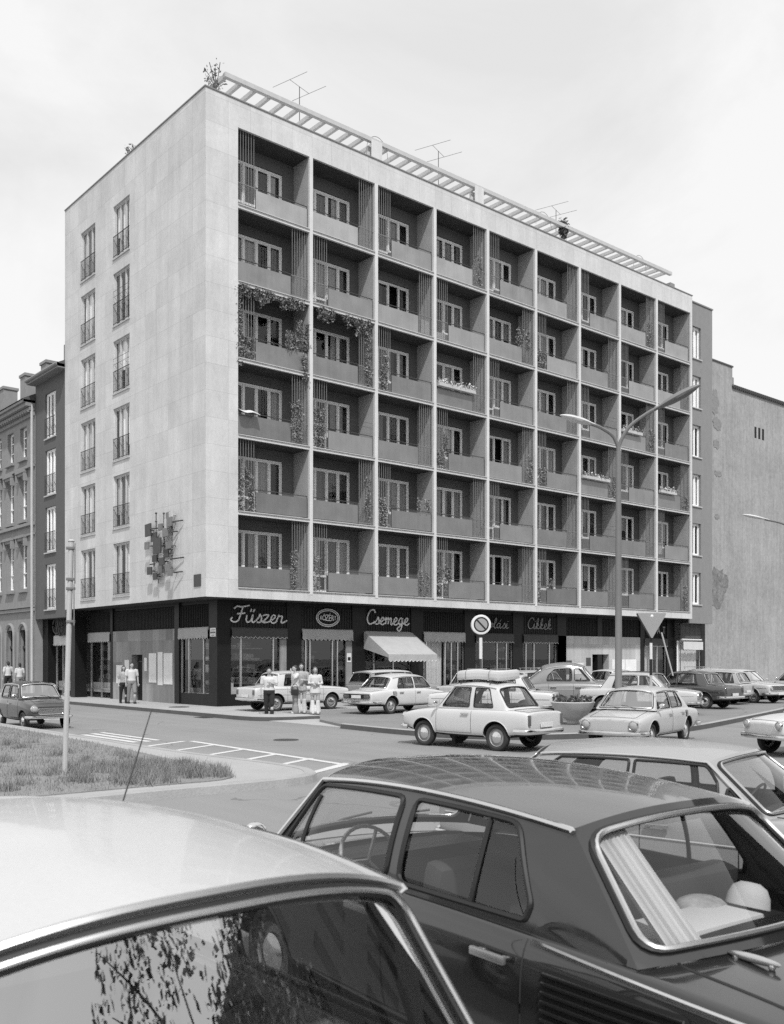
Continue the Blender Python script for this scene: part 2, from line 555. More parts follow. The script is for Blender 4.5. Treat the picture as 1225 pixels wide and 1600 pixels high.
W = bpy.data.worlds.new('World'); SC.world = W
W.use_nodes = True
nt = W.node_tree; N = nt.nodes; L = nt.links
bg = N['Background']; wo = N['World Output']
sky = N.new('ShaderNodeTexSky'); sky.sky_type = 'NISHITA'; sky.sun_disc = False
sky.sun_elevation = SUN_EL; sky.sun_rotation = math.atan2(sd.x, sd.y)
bw = N.new('ShaderNodeRGBToBW'); L.new(sky.outputs[0], bw.inputs[0])
L.new(bw.outputs[0], bg.inputs['Color']); bg.inputs['Strength'].default_value = .1
cl = N.new('ShaderNodeBackground'); cl.inputs['Color'].default_value = G(1)
tc = N.new('ShaderNodeTexCoord'); mp = N.new('ShaderNodeMapping'); mp.inputs['Scale'].default_value = (1, 1, 1.6); mp.inputs['Location'].default_value = (3.1, .4, .2)
L.new(tc.outputs['Generated'], mp.inputs['Vector'])
nz = N.new('ShaderNodeTexNoise'); nz.inputs['Scale'].default_value = 2.6; nz.inputs['Detail'].default_value = 7; nz.inputs['Roughness'].default_value = .58
nz.inputs['Distortion'].default_value = .5
L.new(mp.outputs[0], nz.inputs['Vector'])
mr = N.new('ShaderNodeMapRange'); mr.inputs['From Min'].default_value = .34; mr.inputs['From Max'].default_value = .58
mr.inputs['To Min'].default_value = .85; mr.inputs['To Max'].default_value = 1.02
L.new(nz.outputs['Fac'], mr.inputs['Value']); L.new(mr.outputs[0], cl.inputs['Strength'])
mx = N.new('ShaderNodeMixShader'); mx.inputs[0].default_value = .9
L.new(bg.outputs[0], mx.inputs[1]); L.new(cl.outputs[0], mx.inputs[2]); L.new(mx.outputs[0], wo.inputs['Surface'])

SC.view_settings.view_transform = 'Standard'
SC.view_settings.look = 'None'
SC.view_settings.exposure = 0
SC.view_settings.gamma = 1
SC.render.engine = 'CYCLES'
SC.cycles.use_denoising = False
SC.cycles.max_bounces = 6
SC.cycles.diffuse_bounces = 3
SC.cycles.glossy_bounces = 3
SC.cycles.transparent_max_bounces = 14
SC.cycles.transmission_bounces = 4
SC.cycles.caustics_reflective = False
SC.cycles.caustics_refractive = False
SC.cycles.sample_clamp_indirect = 1.0

# ------------------------------------------------------------------ ground
def poly_slab(name, pts, z0, z1, m, hole=None, kind='structure'):
    """flat sheet at z1 with sides down to z0"""
    bm = BM()
    top = [bm.verts.new((x, y, z1)) for x, y in pts]
    bm.faces.new(top)
    if z0 < z1:
        bot = [bm.verts.new((x, y, z0)) for x, y in pts]
        n = len(pts)
        for i in range(n):
            bm.faces.new((bot[i], bot[(i + 1) % n], top[(i + 1) % n], top[i]))
    bmesh.ops.recalc_face_normals(bm, faces=bm.faces[:])
    o = obj(name, bm, m, smooth=0)
    return tag(o, kind=kind)

def P2(pts, n=5):
    return [(p.x, p.y) for p in crom([(x, y, 0) for x, y in pts], n)]

bm = BM(); quad(bm, (-900, -900, 0), (900, -900, 0), (900, 900, 0), (-900, 900, 0))
tag(obj('ground', bm, M['asphalt'], smooth=0), kind='structure')

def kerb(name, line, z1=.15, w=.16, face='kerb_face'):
    bm = BM()
    P = [Vector((x, y, 0)) for x, y in line]
    n = len(P)
    ins, out = [], []
    for i in range(n):
        t = (P[min(i + 1, n - 1)] - P[max(i - 1, 0)]).normalized()
        s = Vector((t.y, -t.x, 0))                      # to the right of travel = road side
        out.append(P[i] + s * w * .5); ins.append(P[i] - s * w * .5)
    for i in range(n - 1):
        a, b, c, d = out[i], out[i + 1], ins[i + 1], ins[i]
        up = Vector((0, 0, z1)); lo = Vector((0, 0, z1 - .015))
        k = (out[i] - ins[i]).normalized() * .02; k2 = (out[i + 1] - ins[i + 1]).normalized() * .02
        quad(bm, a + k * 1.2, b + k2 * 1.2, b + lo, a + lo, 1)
        quad(bm, a + lo, b + lo, b - k2 + up, a - k + up)
        quad(bm, a - k + up, b - k2 + up, c + up, d + up)
        quad(bm, d + up, c + up, c, d)
    for i in (0, n - 1):
        up = Vector((0, 0, z1))
        quad(bm, out[i], ins[i], ins[i] + up, out[i] + up)
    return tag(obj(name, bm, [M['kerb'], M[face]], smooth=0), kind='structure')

# pavement round the building, dropped crossing, raised car park with its kerbs
arc = [(-1.15, -4.6), (-.95, -5.4), (-.3, -5.9), (.9, -6.1)]
poly_slab('pavement', [(-1.15, 60), (-1.15, -4.6)] + P2(arc)[1:] + [(.9, -3.4), (46, -3.4), (46, 60)], 0, .146, M['sidewalk'])
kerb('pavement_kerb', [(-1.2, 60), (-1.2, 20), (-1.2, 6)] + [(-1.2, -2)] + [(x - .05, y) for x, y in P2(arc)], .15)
lot = P2([(-1.0, -9.9), (-1.15, -12.5), (-.9, -14.6), (.3, -16.2), (2.4, -16.95), (5.4, -17.2), (10, -16.1), (17.6, -13.9), (30, -10.0), (60, -.6)], 5)
poly_slab('lot_pavement', [(1.0, -3.45), (.9, -6.15), (-.1, -7.5)] + lot + [(60, -3.45)], 0, .112, M['lot'])
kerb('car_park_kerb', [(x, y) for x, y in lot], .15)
poly_slab('dropped_kerb', [(-1.05, -6.0), (.9, -6.2), (.5, -8), (-.2, -9.8), (-1.05, -9.8)], 0, .035, M['sidewalk'])

poly_slab('upper_lot_pavement', [(-45, -26.9), (-13.5, -26.9), (-13.5, -50), (-45, -50)], 0, .158, M['lot'])
# grass island with its paved nose
isl = P2([(-8.72, -2.0), (-8.75, -8), (-8.8, -14), (-8.55, -17.6), (-8.75, -19.0), (-9.6, -19.55), (-12.5, -19.5), (-20, -19.4), (-34, -19.3)], 5)
poly_slab('island_pavement', isl + [(-34, -2)], 0, .132, M['paved'])
kerb('island_kerb', isl[::-1], .14, .2, 'kerb')
turf = P2([(-9.1, -2.6), (-9.2, -8), (-9.45, -13), (-9.9, -17.3), (-10.35, -19.05), (-12.5, -19.1), (-20, -19.0), (-33.5, -18.9)], 5)
poly_slab('island_ground', turf + [(-33.5, -2.6)], .13, .15, M['soil'])
bm = BM()
tp = [Vector((x, y)) for x, y in turf + [(-33.5, -2.6)]]
gr = random.Random(3)
def blade(bm, x, y, z, h, w):
    a = gr.uniform(0, 2 * PI); l = gr.uniform(.1, .7) * h; b = gr.uniform(0, 2 * PI)
    dx, dy = math.cos(a) * w, math.sin(a) * w
    f = bm.faces.new([bm.verts.new(p) for p in ((x - dx, y - dy, z), (x + dx, y + dy, z), (x + math.cos(b) * l, y + math.sin(b) * l, z + h))])
cent = [(gr.uniform(-20, -9), gr.uniform(-19.2, -3)) for _ in range(60)]
n = 0
while n < 42000:
    x, y = gr.uniform(-21, -9.1), gr.uniform(-19.1, -2.7)
    if not inside((x, y), tp): continue
    q = math.sin(x * 1.7 + 1.1 * math.sin(y * .9)) * math.sin(y * 1.3 + .7 * x) + gr.uniform(-.8, .8)
    if q < -.3: continue
    n += 1
    blade(bm, x, y, .145, gr.uniform(.03, .085), gr.uniform(.004, .008))
for _ in range(130):                                          # rank tufts along the edge
    t = gr.random()
    cx, cy = (gr.uniform(-12.5, -9.6), gr.uniform(-19, -16.2)) if t < .6 else (gr.uniform(-19, -9.6), gr.uniform(-19, -9))
    if not inside((cx, cy), tp): continue
    for k in range(90): blade(bm, cx + gr.gauss(0, .09), cy + gr.gauss(0, .09), .145, gr.uniform(.06, .2), gr.uniform(.005, .01))
tag(obj('grass', bm, M['grass'], smooth=0), 'short patchy grass growing on the traffic island', 'grass', kind='stuff')

# road paint: a hatched box and an arrow of bars beside the island
bm = BM()
def stripe(a, b, w=.12, z=.006):
    a, b = Vector((a[0], a[1], z)), Vector((b[0], b[1], z))
    t = (b - a).normalized(); s = Vector((-t.y, t.x, 0)) * w / 2
    quad(bm, a - s, b - s, b + s, a + s)
stripe((-6.62, -10.95), (-6.95, -17.6), .17)
stripe((-8.55, -8.6), (-8.5, -17.6), .14, .0062)
for y in (-10.95, -12.35, -13.75, -15.15, -16.4, -17.6):
    stripe((-6.75, y + .1), (-8.42, y - .75 if y > -17 else y - .9), .16, .0055)
stripe((-6.9, -17.68), (-8.42, -18.5), .15, .0052)
for x0, y0, l, w in ((-8.15, -6.6, 3.0, .14), (-7.85, -7.2, 3.2, .2), (-7.5, -7.0, 3.4, .2), (-7.15, -6.8, 3.4, .16)):
    stripe((x0, y0), (x0 + .02, y0 - l), w, .0058)
tag(obj('road_marking', bm, M['paint_mark'], smooth=0), kind='structure')

# drain covers and gratings in the road
def cover(x, y, z, label, r=.32, grate=False):
    b = BM()
    if grate:
        box(b, -.2, .2, -.35, .35, 0, .006)
        for q in range(7): box(b, -.15, .15, -.3 + q * .095, -.26 + q * .095, .006, .014)
    else:
        lathe(b, [(.0005, .008), (r * .8, .008), (r * .82, .004), (r * .9, .004), (r * .92, .009), (r, .009), (r + .01, 0)], 28)
    o = obj('drain_grating' if grate else 'manhole_cover', b, M['steel'], smooth=0)
    o.location = (x, y, z)
    tag(o, label, 'drain cover')
cover(-4.6, -12.2, .003, 'round iron manhole cover in the middle of the road')
cover(12.9, -16.8, .003, 'round iron manhole cover in the road just outside the car park kerb', .36)
cover(-1.55, -2.6, .003, 'iron gutter grating against the pavement kerb', grate=True)
cover(-.1, 1.9, .148, 'iron cover set in the pavement before the corner pillar', .4)
# ------------------------------------------------------------------ the corner apartment building (world axes = building axes)
bld = thing('apartment_building', 'pale stone-clad corner block with a deep grid of balconies above dark shops', 'building', (0, 0, 0))
ZB, ZT = 4.44, 23.9
A0, BAY, NB = 1.443, 3.505, 9
A1 = A0 + BAY * NB            # 32.99
FL0, FH = 4.845, 3.0          # top of the lowest slab, storey height
DEP = 1.15                    # balcony depth
DL = 13.65

# --- cladding: end wall with twelve window holes, front frame, parapet
bm = BM()
lw = []
for k in range(6):
    zt = 22.16 - 3 * k
    lw.append((6.52, 8.16, zt - 2.35, zt)); lw.append((10.09, 11.72, zt - 2.35, zt))
# left facade: u runs from the back corner to the front corner so that the normal faces -x
holes = [(DL - b1, DL - b0, z0 - ZB, z1 - ZB) for b0, b1, z0, z1 in lw]
gridwall(bm, (0, DL, ZB), (0, -1, 0), (0, 0, 1), DL, ZT - ZB, holes, .13, N=(-1, 0, 0))
gridwall(bm, (0, 0, ZB), (1, 0, 0), (0, 0, 1), 33.13, ZT - ZB, [(A0, A1 - .06, .385, 22.845 - ZB)], .1, N=(0, -1, 0))
quad(bm, (33.13, 0, ZB), (33.13, 13.65, ZB), (33.13, 13.65, ZT), (33.13, 0, ZT))
quad(bm, (0, DL, ZB), (0, DL, ZT), (33.13, DL, ZT), (33.13, DL, ZB))
quad(bm, (0, .36, ZT), (0, DL, ZT), (33.13, DL, ZT), (33.13, .36, ZT))
quad(bm, (0, 0, ZT), (0, .36, ZT), (33.13, .36, ZT), (33.13, 0, ZT))
obj('wall', bm, M['clad'], bld, smooth=0)
bm = BM(); quad(bm, (.02, .02, ZB + .001), (.02, DL, ZB + .001), (33.1, DL, ZB + .001), (33.1, .02, ZB + .001))
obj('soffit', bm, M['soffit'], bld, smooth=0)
bm = BM()
box(bm, -.035, .1, -.035, DL, ZT + .002, ZT + .05); box(bm, .1, 33.16, -.035, .1, ZT + .002, ZT + .05)
obj('coping', bm, M['coping'], bld, smooth=0)
bm = BM(); box(bm, -.03, 0, .33, .86, 4.85, 5.32)
obj('vent_cover', bm, M['steel'], bld, smooth=0)

# --- white front edges of the balcony grid
bm = BM()
T = .17
for i in range(1, NB):
    x = A0 + BAY * i
    box(bm, x - T / 2, x + T / 2, -.012, .1, 4.71, 22.845)
for k in range(1, 6):
    z = FL0 + FH * k
    for i in range(NB):
        box(bm, A0 + BAY * i + (T / 2 if i else 0), A0 + BAY * (i + 1) - T / 2, -.004, .1, z - .135, z - .02)
obj('balcony_frame', bm, M['white'], bld, smooth=0)

def window_unit(parent, O, U, V, N, lights, z0, z1, fr=.085, seed=0, curt=None, door=None, name='window', openleaf=None, transom=None, fm='frame', cs=('curtain', 'curtain2', 'curtain3')):
    """a row of lights: lights = edges along U; frame + pane + curtain (three meshes)"""
    r = random.Random(seed)
    O, U, V, N = Vector(O), Vector(U), Vector(V), Vector(N)
    X = Matrix((U, N, V)).transposed().to_4x4(); X.translation = O          # local: x along, y outwards, z up
    bm = BM(); gl = BM(); cu = BM()
    a, b = lights[0], lights[-1]
    fd = .07
    box(bm, a, b, -fd, 0.012, z1 - fr, z1, M=X)
    for i, (p, q) in enumerate(zip(lights, lights[1:])):
        zb = z0 if door is None or i not in door else door[i]
        box(bm, p, q, -fd, 0.01, zb, zb + fr, M=X)
        box(bm, p - (fr * .5 if i else 0), p + fr * (.5 if i else 1), -fd, 0.012, zb + fr, z1 - fr, M=X)
        if i == len(lights) - 2: box(bm, q - fr, q, -fd, 0.012, zb + fr, z1 - fr, M=X)
        x0, x1 = p + fr * (.5 if i else 1), q - fr * (.5 if i < len(lights) - 2 else 1)
        if zb < z0 - .3: box(bm, x0, x1, -fd + .01, 0.0, z0 - .09, z0, M=X)
        # leaf frame, set back
        s = .036
        opened = openleaf is not None and i == openleaf
        za, zc = zb + fr, z1 - fr
        if opened:
            Y = X @ Matrix.Translation((x0, -.05, 0)) @ Matrix.Rotation(-1.2, 4, 'Z')
            w = x1 - x0
            for q4 in ((0, s, za, zc), (w - s, w, za, zc), (s, w - s, za, za + s), (s, w - s, zc - s, zc)):
                box(bm, q4[0], q4[1], -.03, 0, q4[2], q4[3], M=Y)
        else:
            for q4 in ((x0, x0 + s, za, zc), (x1 - s, x1, za, zc), (x0 + s, x1 - s, za, za + s), (x0 + s, x1 - s, zc - s, zc)):
                box(bm, q4[0], q4[1], -.055, -.015, q4[2], q4[3], M=X)
            f = quad(gl, *[X @ Vector(c) for c in ((x0 + s, -.035, za + s), (x1 - s, -.035, za + s), (x1 - s, -.035, zc - s), (x0 + s, -.035, zc - s))])
        c = r.random() if curt is None else curt
        mi = 0 if c < .38 else (1 if c < .62 else 2)
        if c < .86 and not opened:
            u0 = x0 if r.random() < .75 else x0 + (x1 - x0) * r.uniform(.3, .55)
            u1 = x1 if r.random() < .75 else x1 - (x1 - x0) * r.uniform(.3, .55)
            if u1 - u0 > .12:
                nseg = max(6, int((u1 - u0) / .035)); ph = r.uniform(0, 6)
                zt_ = zc + .02; zl = za - .02 if r.random() < .8 else za + (zc - za) * r.uniform(.2, .5)
                prev = None
                for j in range(nseg + 1):
                    x = u0 + (u1 - u0) * j / nseg
                    y = -.11 + .022 * math.sin(x * 62 + ph) + .012 * math.sin(x * 23 + ph * 2)
                    t = (cu.verts.new(X @ Vector((x, y, zl))), cu.verts.new(X @ Vector((x, y, zt_))))
                    if prev:
                        f = cu.faces.new((prev[0], t[0], t[1], prev[1])); f.material_index = mi
                    prev = t
    # dark room behind
    lo = min([z0] + list((door or {}).values()))
    D0 = -.5
    c8 = lambda x, y, z: X @ Vector((x, y, z))
    quad(bm, c8(a, D0, lo), c8(b, D0, lo), c8(b, D0, z1), c8(a, D0, z1), 1)
    quad(bm, c8(a, D0, lo), c8(a, -fd, lo), c8(b, -fd, lo), c8(b, D0, lo), 1)
    quad(bm, c8(a, D0, z1), c8(b, D0, z1), c8(b, -fd, z1), c8(a, -fd, z1), 1)
    quad(bm, c8(a, D0, lo), c8(a, D0, z1), c8(a, -fd, z1), c8(a, -fd, lo), 1)
    quad(bm, c8(b, D0, lo), c8(b, -fd, lo), c8(b, -fd, z1), c8(b, D0, z1), 1)
    w = obj(name, bm, [M[fm], M['dark']], parent, smooth=0)
    obj('pane', gl, M['pane'], w, smooth=0)
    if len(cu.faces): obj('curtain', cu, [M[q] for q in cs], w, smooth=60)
    else: cu.free()
    return w

# --- 54 balconies
def balcony(i, k):
    """bay i from the corner, storey k from the bottom"""
    r = random.Random(100 * k + i)
    x0 = A0 + BAY * i + (T / 2 if i else 0); x1 = A0 + BAY * (i + 1) - T / 2
    z = FL0 + FH * k; zc = z + (FH - .135 if k < 5 else 3.0)
    yb = DEP
    left = (i + k) % 2 == 1                              # bars on the left of the bay on the top row of bay one
    bm = BM()
    L4 = [x0 + .34, x0 + .99, x0 + 1.62, x0 + 2.24, x0 + 2.86]
    nl = r.random()
    wx = (L4[0], L4[-1])
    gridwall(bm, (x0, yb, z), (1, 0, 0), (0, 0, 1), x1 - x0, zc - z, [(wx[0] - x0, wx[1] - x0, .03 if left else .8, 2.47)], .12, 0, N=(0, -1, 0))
    quad(bm, (x0, .1, z), (x1, .1, z), (x1, yb, z), (x0, yb, z), 3)
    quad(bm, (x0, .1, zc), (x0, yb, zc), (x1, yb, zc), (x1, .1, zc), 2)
    quad(bm, (x1, .1, z), (x1, .1, zc), (x1, yb, zc), (x1, yb, z), 1)
    quad(bm, (x0, .1, z), (x0, yb, z), (x0, yb, zc), (x0, .1, zc), 1)
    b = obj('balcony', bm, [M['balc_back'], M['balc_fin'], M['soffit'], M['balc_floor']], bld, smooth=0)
    bm = BM(); box(bm, x0, x1, -.05, .14, z - .02, z + .012); obj('drip_edge', bm, M['concrete'], b, smooth=0)
    lt = L4
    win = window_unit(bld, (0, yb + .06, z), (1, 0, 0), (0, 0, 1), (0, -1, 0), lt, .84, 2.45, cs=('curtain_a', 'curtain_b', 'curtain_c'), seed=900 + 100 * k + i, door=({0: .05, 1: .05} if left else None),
                openleaf=(2 if r.random() < .14 else None))
    if not left: pass
    else:
        bm = BM(); box(bm, lt[2], lt[4], yb - .0, yb + .1, z + .03, z + .84)
        obj('window_apron', bm, M['balc_back'], b, smooth=0)
    SW = .84
    sx0, sx1 = (x0, x0 + SW) if left else (x1 - SW, x1)
    px0, px1 = (x0 + SW + .03, x1 - .05) if left else (x0 + .03, x1 - SW - .03)
    bm = BM(); box(bm, px0, px1, .1, .125, z + .07, z + .84)
    for q in (px0, px1 - .02): box(bm, q, q + .02, .098, .13, z + .03, z + .07, 1)
    for q in (px0 - .012, px1): box(bm, q, q + .016, .094, .131, z + .03, z + .86, 1)
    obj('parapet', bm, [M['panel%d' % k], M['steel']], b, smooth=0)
    bm = BM()
    tube(bm, [(px0 - .01, .11, z + .94), (px1 + .01, .11, z + .94)], .018, 6)
    nposts = 4
    for q in range(nposts):
        x = px0 + .02 + (px1 - px0 - .04) * q / (nposts - 1)
        tube(bm, [(x, .115, z + .84), (x, .115, z + .94)], .009, 5)
    if r.random() < .2:
        for zz in (1.3, 1.5): tube(bm, [(px0, .11, z + zz), (px1, .11, z + zz)], .006, 4)
    obj('handrail', bm, M['steel'], b)
    bm = BM()
    nb = 7
    for q in range(nb):
        x = sx0 + .05 + (sx1 - sx0 - .1) * q / (nb - 1)
        box(bm, x - .009, x + .009, .1, .118, z + .015, zc)
    box(bm, sx0, sx1, .096, .126, z + .9, z + .93); box(bm, sx0, sx1, .096, .126, z + .09, z + .12)
    for q in range(nb - 1):
        x = sx0 + .05 + (sx1 - sx0 - .1) * (q + .5) / (nb - 1)
        box(bm, x - .006, x + .006, .102, .114, z + .12, z + .9)
    obj('privacy_bars', bm, M['bar'], b, smooth=0)
for k in range(6):
    for i in range(NB): balcony(i, k)

# --- twelve french windows of the end wall
for n_, (b0, b1, z0, z1) in enumerate(lw):
    w = window_unit(bld, (.09, b1, 0), (0, -1, 0), (0, 0, 1), (-1, 0, 0), [.0, .56, 1.09, b1 - b0], z0 + .03, z1, fr=.06, seed=40 + n_, curt=(.2 if n_ % 3 == 0 else None), fm='frame_grey')
    bm = BM(); box(bm, -.05, .1, b0 - .04, b1 + .04, z0 - .045, z0 + .002); obj('sill', bm, M['concrete'], w, smooth=0)
    bm = BM()
    y0, y1 = b0 + .01, b1 - .01
    for zz in (z0 + .1, z0 + .98): box(bm, -.025, .0, y0, y1, zz, zz + .025)
    for q in range(13):
        y = y0 + .03 + (y1 - y0 - .06) * q / 12
        box(bm, -.02, -.006, y - .006, y + .006, z0 + .125, z0 + .98)
    if n_ in (2, 4):
        for zz in (1.3, 1.55): box(bm, -.02, -.008, y0, y1, z0 + zz, z0 + zz + .012)
    obj('railing', bm, M['steel'], w, smooth=0)

# --- ground floor
SB = 1.22
PIL = .76
def pillar_box(bm, x0, x1, y0, y1, z1=ZB): box(bm, x0, x1, y0, y1, .14, z1)
for x0, x1, y0, y1 in [(SB, 1.86, SB, 1.86)] + [(A0 + BAY * i - PIL / 2, A0 + BAY * i + PIL / 2, SB, SB + .5) for i in range(1, 7)] + [(25.6, 26.0, SB + .02, SB + .48), (29.6, 30.0, SB - .02, SB + .5), (32.3, 33.1, SB - .02, SB + .5), (SB - .02, SB + .4, 4.35, 4.75), (SB - .02, SB + .4, 10.9, 11.15)]:
    bm = BM(); pillar_box(bm, x0, x1, y0, y1)
    obj('pillar', bm, M['black_tile'], bld, smooth=0)
bm = BM()                                                     # dark upper band and plinths on both street fronts
box(bm, 1.86, 33.1, SB + .06, SB + .2, 4.3, ZB)
box(bm, 1.86, 25.6, SB + .03, SB + .3, .14, .62)
box(bm, SB + .06, SB + .2, 1.86, DL, 4.3, ZB)
box(bm, SB + .03, SB + .3, 1.86, 4.35, .14, .62)
obj('plinth', bm, M['black_tile'], bld, smooth=0)
bm = BM()
box(bm, 1.3, 33.1, 4.6, 4.7, .14, ZB); box(bm, 4.6, 4.7, 4.7, DL, .14, ZB)
quad(bm, (1.3, 1.3, .145), (33.1, 1.3, .145), (33.1, 4.6, .145), (1.3, 4.6, .145)); quad(bm, (1.3, 4.6, .145), (4.6, 4.6, .145), (4.6, DL, .145), (1.3, DL, .145))
obj('shop_back_wall', bm, M['shade'], bld, smooth=0)

def ribbed(name, parent, O, U, w, z0, z1, N, m='rib'):
    bm = BM()
    O, U, N = Vector(O), Vector(U), Vector(N)
    X = Matrix((U, N, Vector((0, 0, 1)))).transposed().to_4x4(); X.translation = O
    box(bm, 0, w, -.06, 0, z0, z1, M=X)
    n = int(w / .14)
    for q in range(n):
        x = w * (q + .5) / n
        box(bm, x - .035, x + .035, 0, .03, z0 + .03, z1 - .03, M=X)
    return obj(name, bm, M[m], parent, smooth=0)

def awning(parent, O, U, N, w, ztop, proj, drop, val=.26, m='awning', scal=.22):
    """sloping cloth plus scalloped valance; proj 0 = rolled up, only the valance hangs"""
    O, U, N = Vector(O), Vector(U), Vector(N)
    X = Matrix((U, N, Vector((0, 0, 1)))).transposed().to_4x4(); X.translation = O
    bm = BM()
    pr = max(proj, .1)
    pt = lambda x, y, z: X @ Vector((x, y, z))
    n = max(4, int(w / .05))
    if proj > .3:
        sd = .12
        for q in range(24):
            a, b = w * q / 24, w * (q + 1) / 24
            for j in range(6):
                s, t = j / 6, (j + 1) / 6
                sag = lambda t_: -.05 * math.sin(PI * t_)
                quad(bm, pt(a, .02 + pr * s, ztop - drop * s + sag(s)), pt(b, .02 + pr * s, ztop - drop * s + sag(s)), pt(b, .02 + pr * t, ztop - drop * t + sag(t)), pt(a, .02 + pr * t, ztop - drop * t + sag(t)))
        for x in (0, w):
            f = bm.faces.new([bm.verts.new(pt(x, *c)) for c in ((.02, ztop), (.02 + pr, ztop - drop), (.02 + pr, ztop - drop - val * .6), (.02, ztop - drop * .75))])
    else:
        tube(bm, [pt(0, .06, ztop), pt(w, .06, ztop)], .06, 8)
    prev = None
    for q in range(n + 1):
        x = w * q / n
        sc = abs(math.sin(PI * x / scal)) * .085
        y = .03 + pr + .012 * math.sin(x * 9)
        t = (bm.verts.new(pt(x, y, ztop - drop - val - sc)), bm.verts.new(pt(x, y, ztop - drop)))
        if prev: bm.faces.new((prev[0], t[0], t[1], prev[1]))
        prev = t
    aw = obj('awning', bm, M[m], parent, smooth=40)
    bm = BM()                                                 # pale binding along the scalloped edge
    pts = [pt(w * q / n, .036 + pr, ztop - drop - val - abs(math.sin(PI * (w * q / n) / scal)) * .085) for q in range(n + 1)]
    tube(bm, pts, .014, 4)
    obj('edge_binding', bm, M['awning_light'], aw)
    if proj > .3:
        bm = BM()
        for x in (.05, w - .05):
            tube(bm, [pt(x, .02, ztop - drop * 1.1 - .5), pt(x, pr, ztop - drop)], .016, 5)
        obj('arm', bm, M['steel'], aw)
    return aw

def shopfront(O, U, N, w, mull, seed, door=None, goods=True, sill=.62, curtain=None, head=3.25):
    r = random.Random(seed)
    O, U, N = Vector(O), Vector(U), Vector(N)
    X = Matrix((U, N, Vector((0, 0, 1)))).transposed().to_4x4(); X.translation = O
    bm = BM()
    xs = [0] + [m * w for m in mull] + [w]
    for x in xs: box(bm, max(0, x - .03), min(w, x + .03), -.06, .02, .16, head, M=X)
    for a, b in zip(xs, xs[1:]):
        lo = .2 if door is not None and abs(a / w - door) < .02 else sill
        box(bm, a + .03, b - .03, -.06, .018, lo - .05, lo, M=X); box(bm, a + .03, b - .03, -.06, .018, head - .05, head, M=X)
    sf = obj('shopfront', bm, M['alu'], bld, smooth=0)
    gl = BM()
    for a, b in zip(xs, xs[1:]):
        lo = .2 if door is not None and abs(a / w - door) < .02 else sill
        quad(gl, *[X @ Vector(c) for c in ((a + .03, -.03, lo), (b - .03, -.03, lo), (b - .03, -.03, head - .05), (a + .03, -.03, head - .05))])
    obj('pane', gl, M['shopglass'], sf, smooth=0)
    if goods:
        g = BM()
        box(g, .05, w - .05, -.9, -.12, sill - .2, sill - .02, 1, M=X); box(g, .05, w - .05, -.14, -.1, sill, sill + r.choice((0.02, .28, .34)), 2, M=X)
        for s in range(4):
            zz = sill + .35 + s * .5
            box(g, .25, w - .25, -2.6, -2.2, zz, zz + .04, 1, M=X)
            x = .3
            while x < w - .5:
                ww, hh = r.uniform(.08, .3), r.uniform(.12, .38)
                if r.random() < .75: box(g, x, x + ww, -2.55, -2.25, zz + .04, zz + hh, r.choice((0, 0, 2)), M=X)
                x += ww + r.uniform(.02, .1)
        x = .15
        while x < w - .3:
            ww, hh = r.uniform(.12, .4), r.uniform(.1, .5)
            if r.random() < .7: box(g, x, x + ww, -.75, -.35, sill - .02, sill + hh, r.choice((0, 2, 1)), M=X)
            x += ww + r.uniform(.05, .3)
        obj('display', g, [M['goods'], M['curtain2'], M['paper']], sf, smooth=0)
    if curtain:
        c = BM()
        for (u0, u1) in curtain:
            n = int((u1 - u0) * w / .04); prev = None
            for j in range(n + 1):
                x = w * (u0 + (u1 - u0) * j / n)
                y = -.25 + .04 * math.sin(x * 40) + .02 * math.sin(x * 17)
                t = (c.verts.new(X @ Vector((x, y, .3))), c.verts.new(X @ Vector((x, y, head - .1))))
                if prev: c.faces.new((prev[0], t[0], t[1], prev[1]))
                prev = t
        obj('curtain', c, M['curtain'], sf, smooth=60)
    return sf

bays = []
for i in range(7):
    xa = A0 + BAY * i + (PIL / 2 if i else .42); xb = A0 + BAY * (i + 1) - PIL / 2
    bays.append((xa, xb))
UX, NX = (1, 0, 0), (0, -1, 0)
mul = [(.19, .77, .9), (.1, .18, .62, .72, .9), (.2, .62), (.1, .55, .7, .86), (.2, .6, .85), (.12, .35, .8)]
for i in range(6):
    xa, xb = bays[i]
    shopfront((xa, SB + .1, 0), UX, NX, xb - xa, mul[i], 60 + i, door=(.18 if i == 1 else .55 if i == 3 else .2 if i == 4 else None), sill=.62 if i != 1 else .5,
              curtain=([(.12, .55)] if i == 3 else None), goods=(i != 3))
    sb = ribbed('sign_board', bld, (xa, SB + .06, 0), UX, xb - xa, 3.28, 4.28, NX)
    if i == 2: awning(bld, (xa - .1, SB + .06, 0), UX, NX, xb - xa + .15, 3.3, 1.75, 1.05, .24, 'awning')
    else: awning(bld, (xa, SB + .06, 0), UX, NX, xb - xa, 3.28, 0, 0, .34 if i else .3, {0: 'awning_dark', 4: 'awning_dark', 5: 'awning_dark'}.get(i, 'awning'))
# pale column covers beside some windows
for xa, xb in bays[:2]:
    bm = BM(); box(bm, xb - .32, xb - .002, SB + .02, SB + .09, .5, 3.2); obj('column_cover', bm, M['marble'], bld, smooth=0)
# corner shop window on the side street
ym = 4.35 - 1.86
shopfront((SB + .1, 4.35, 0), (0, -1, 0), (-1, 0, 0), ym, (.27, .76), 70)
ribbed('sign_board', bld, (SB + .06, 4.35, 0), (0, -1, 0), ym, 3.35, 4.28, (-1, 0, 0))
awning(bld, (SB + .06, 4.35, 0), (0, -1, 0), (-1, 0, 0), ym, 3.3, 0, 0, .34, 'awning')
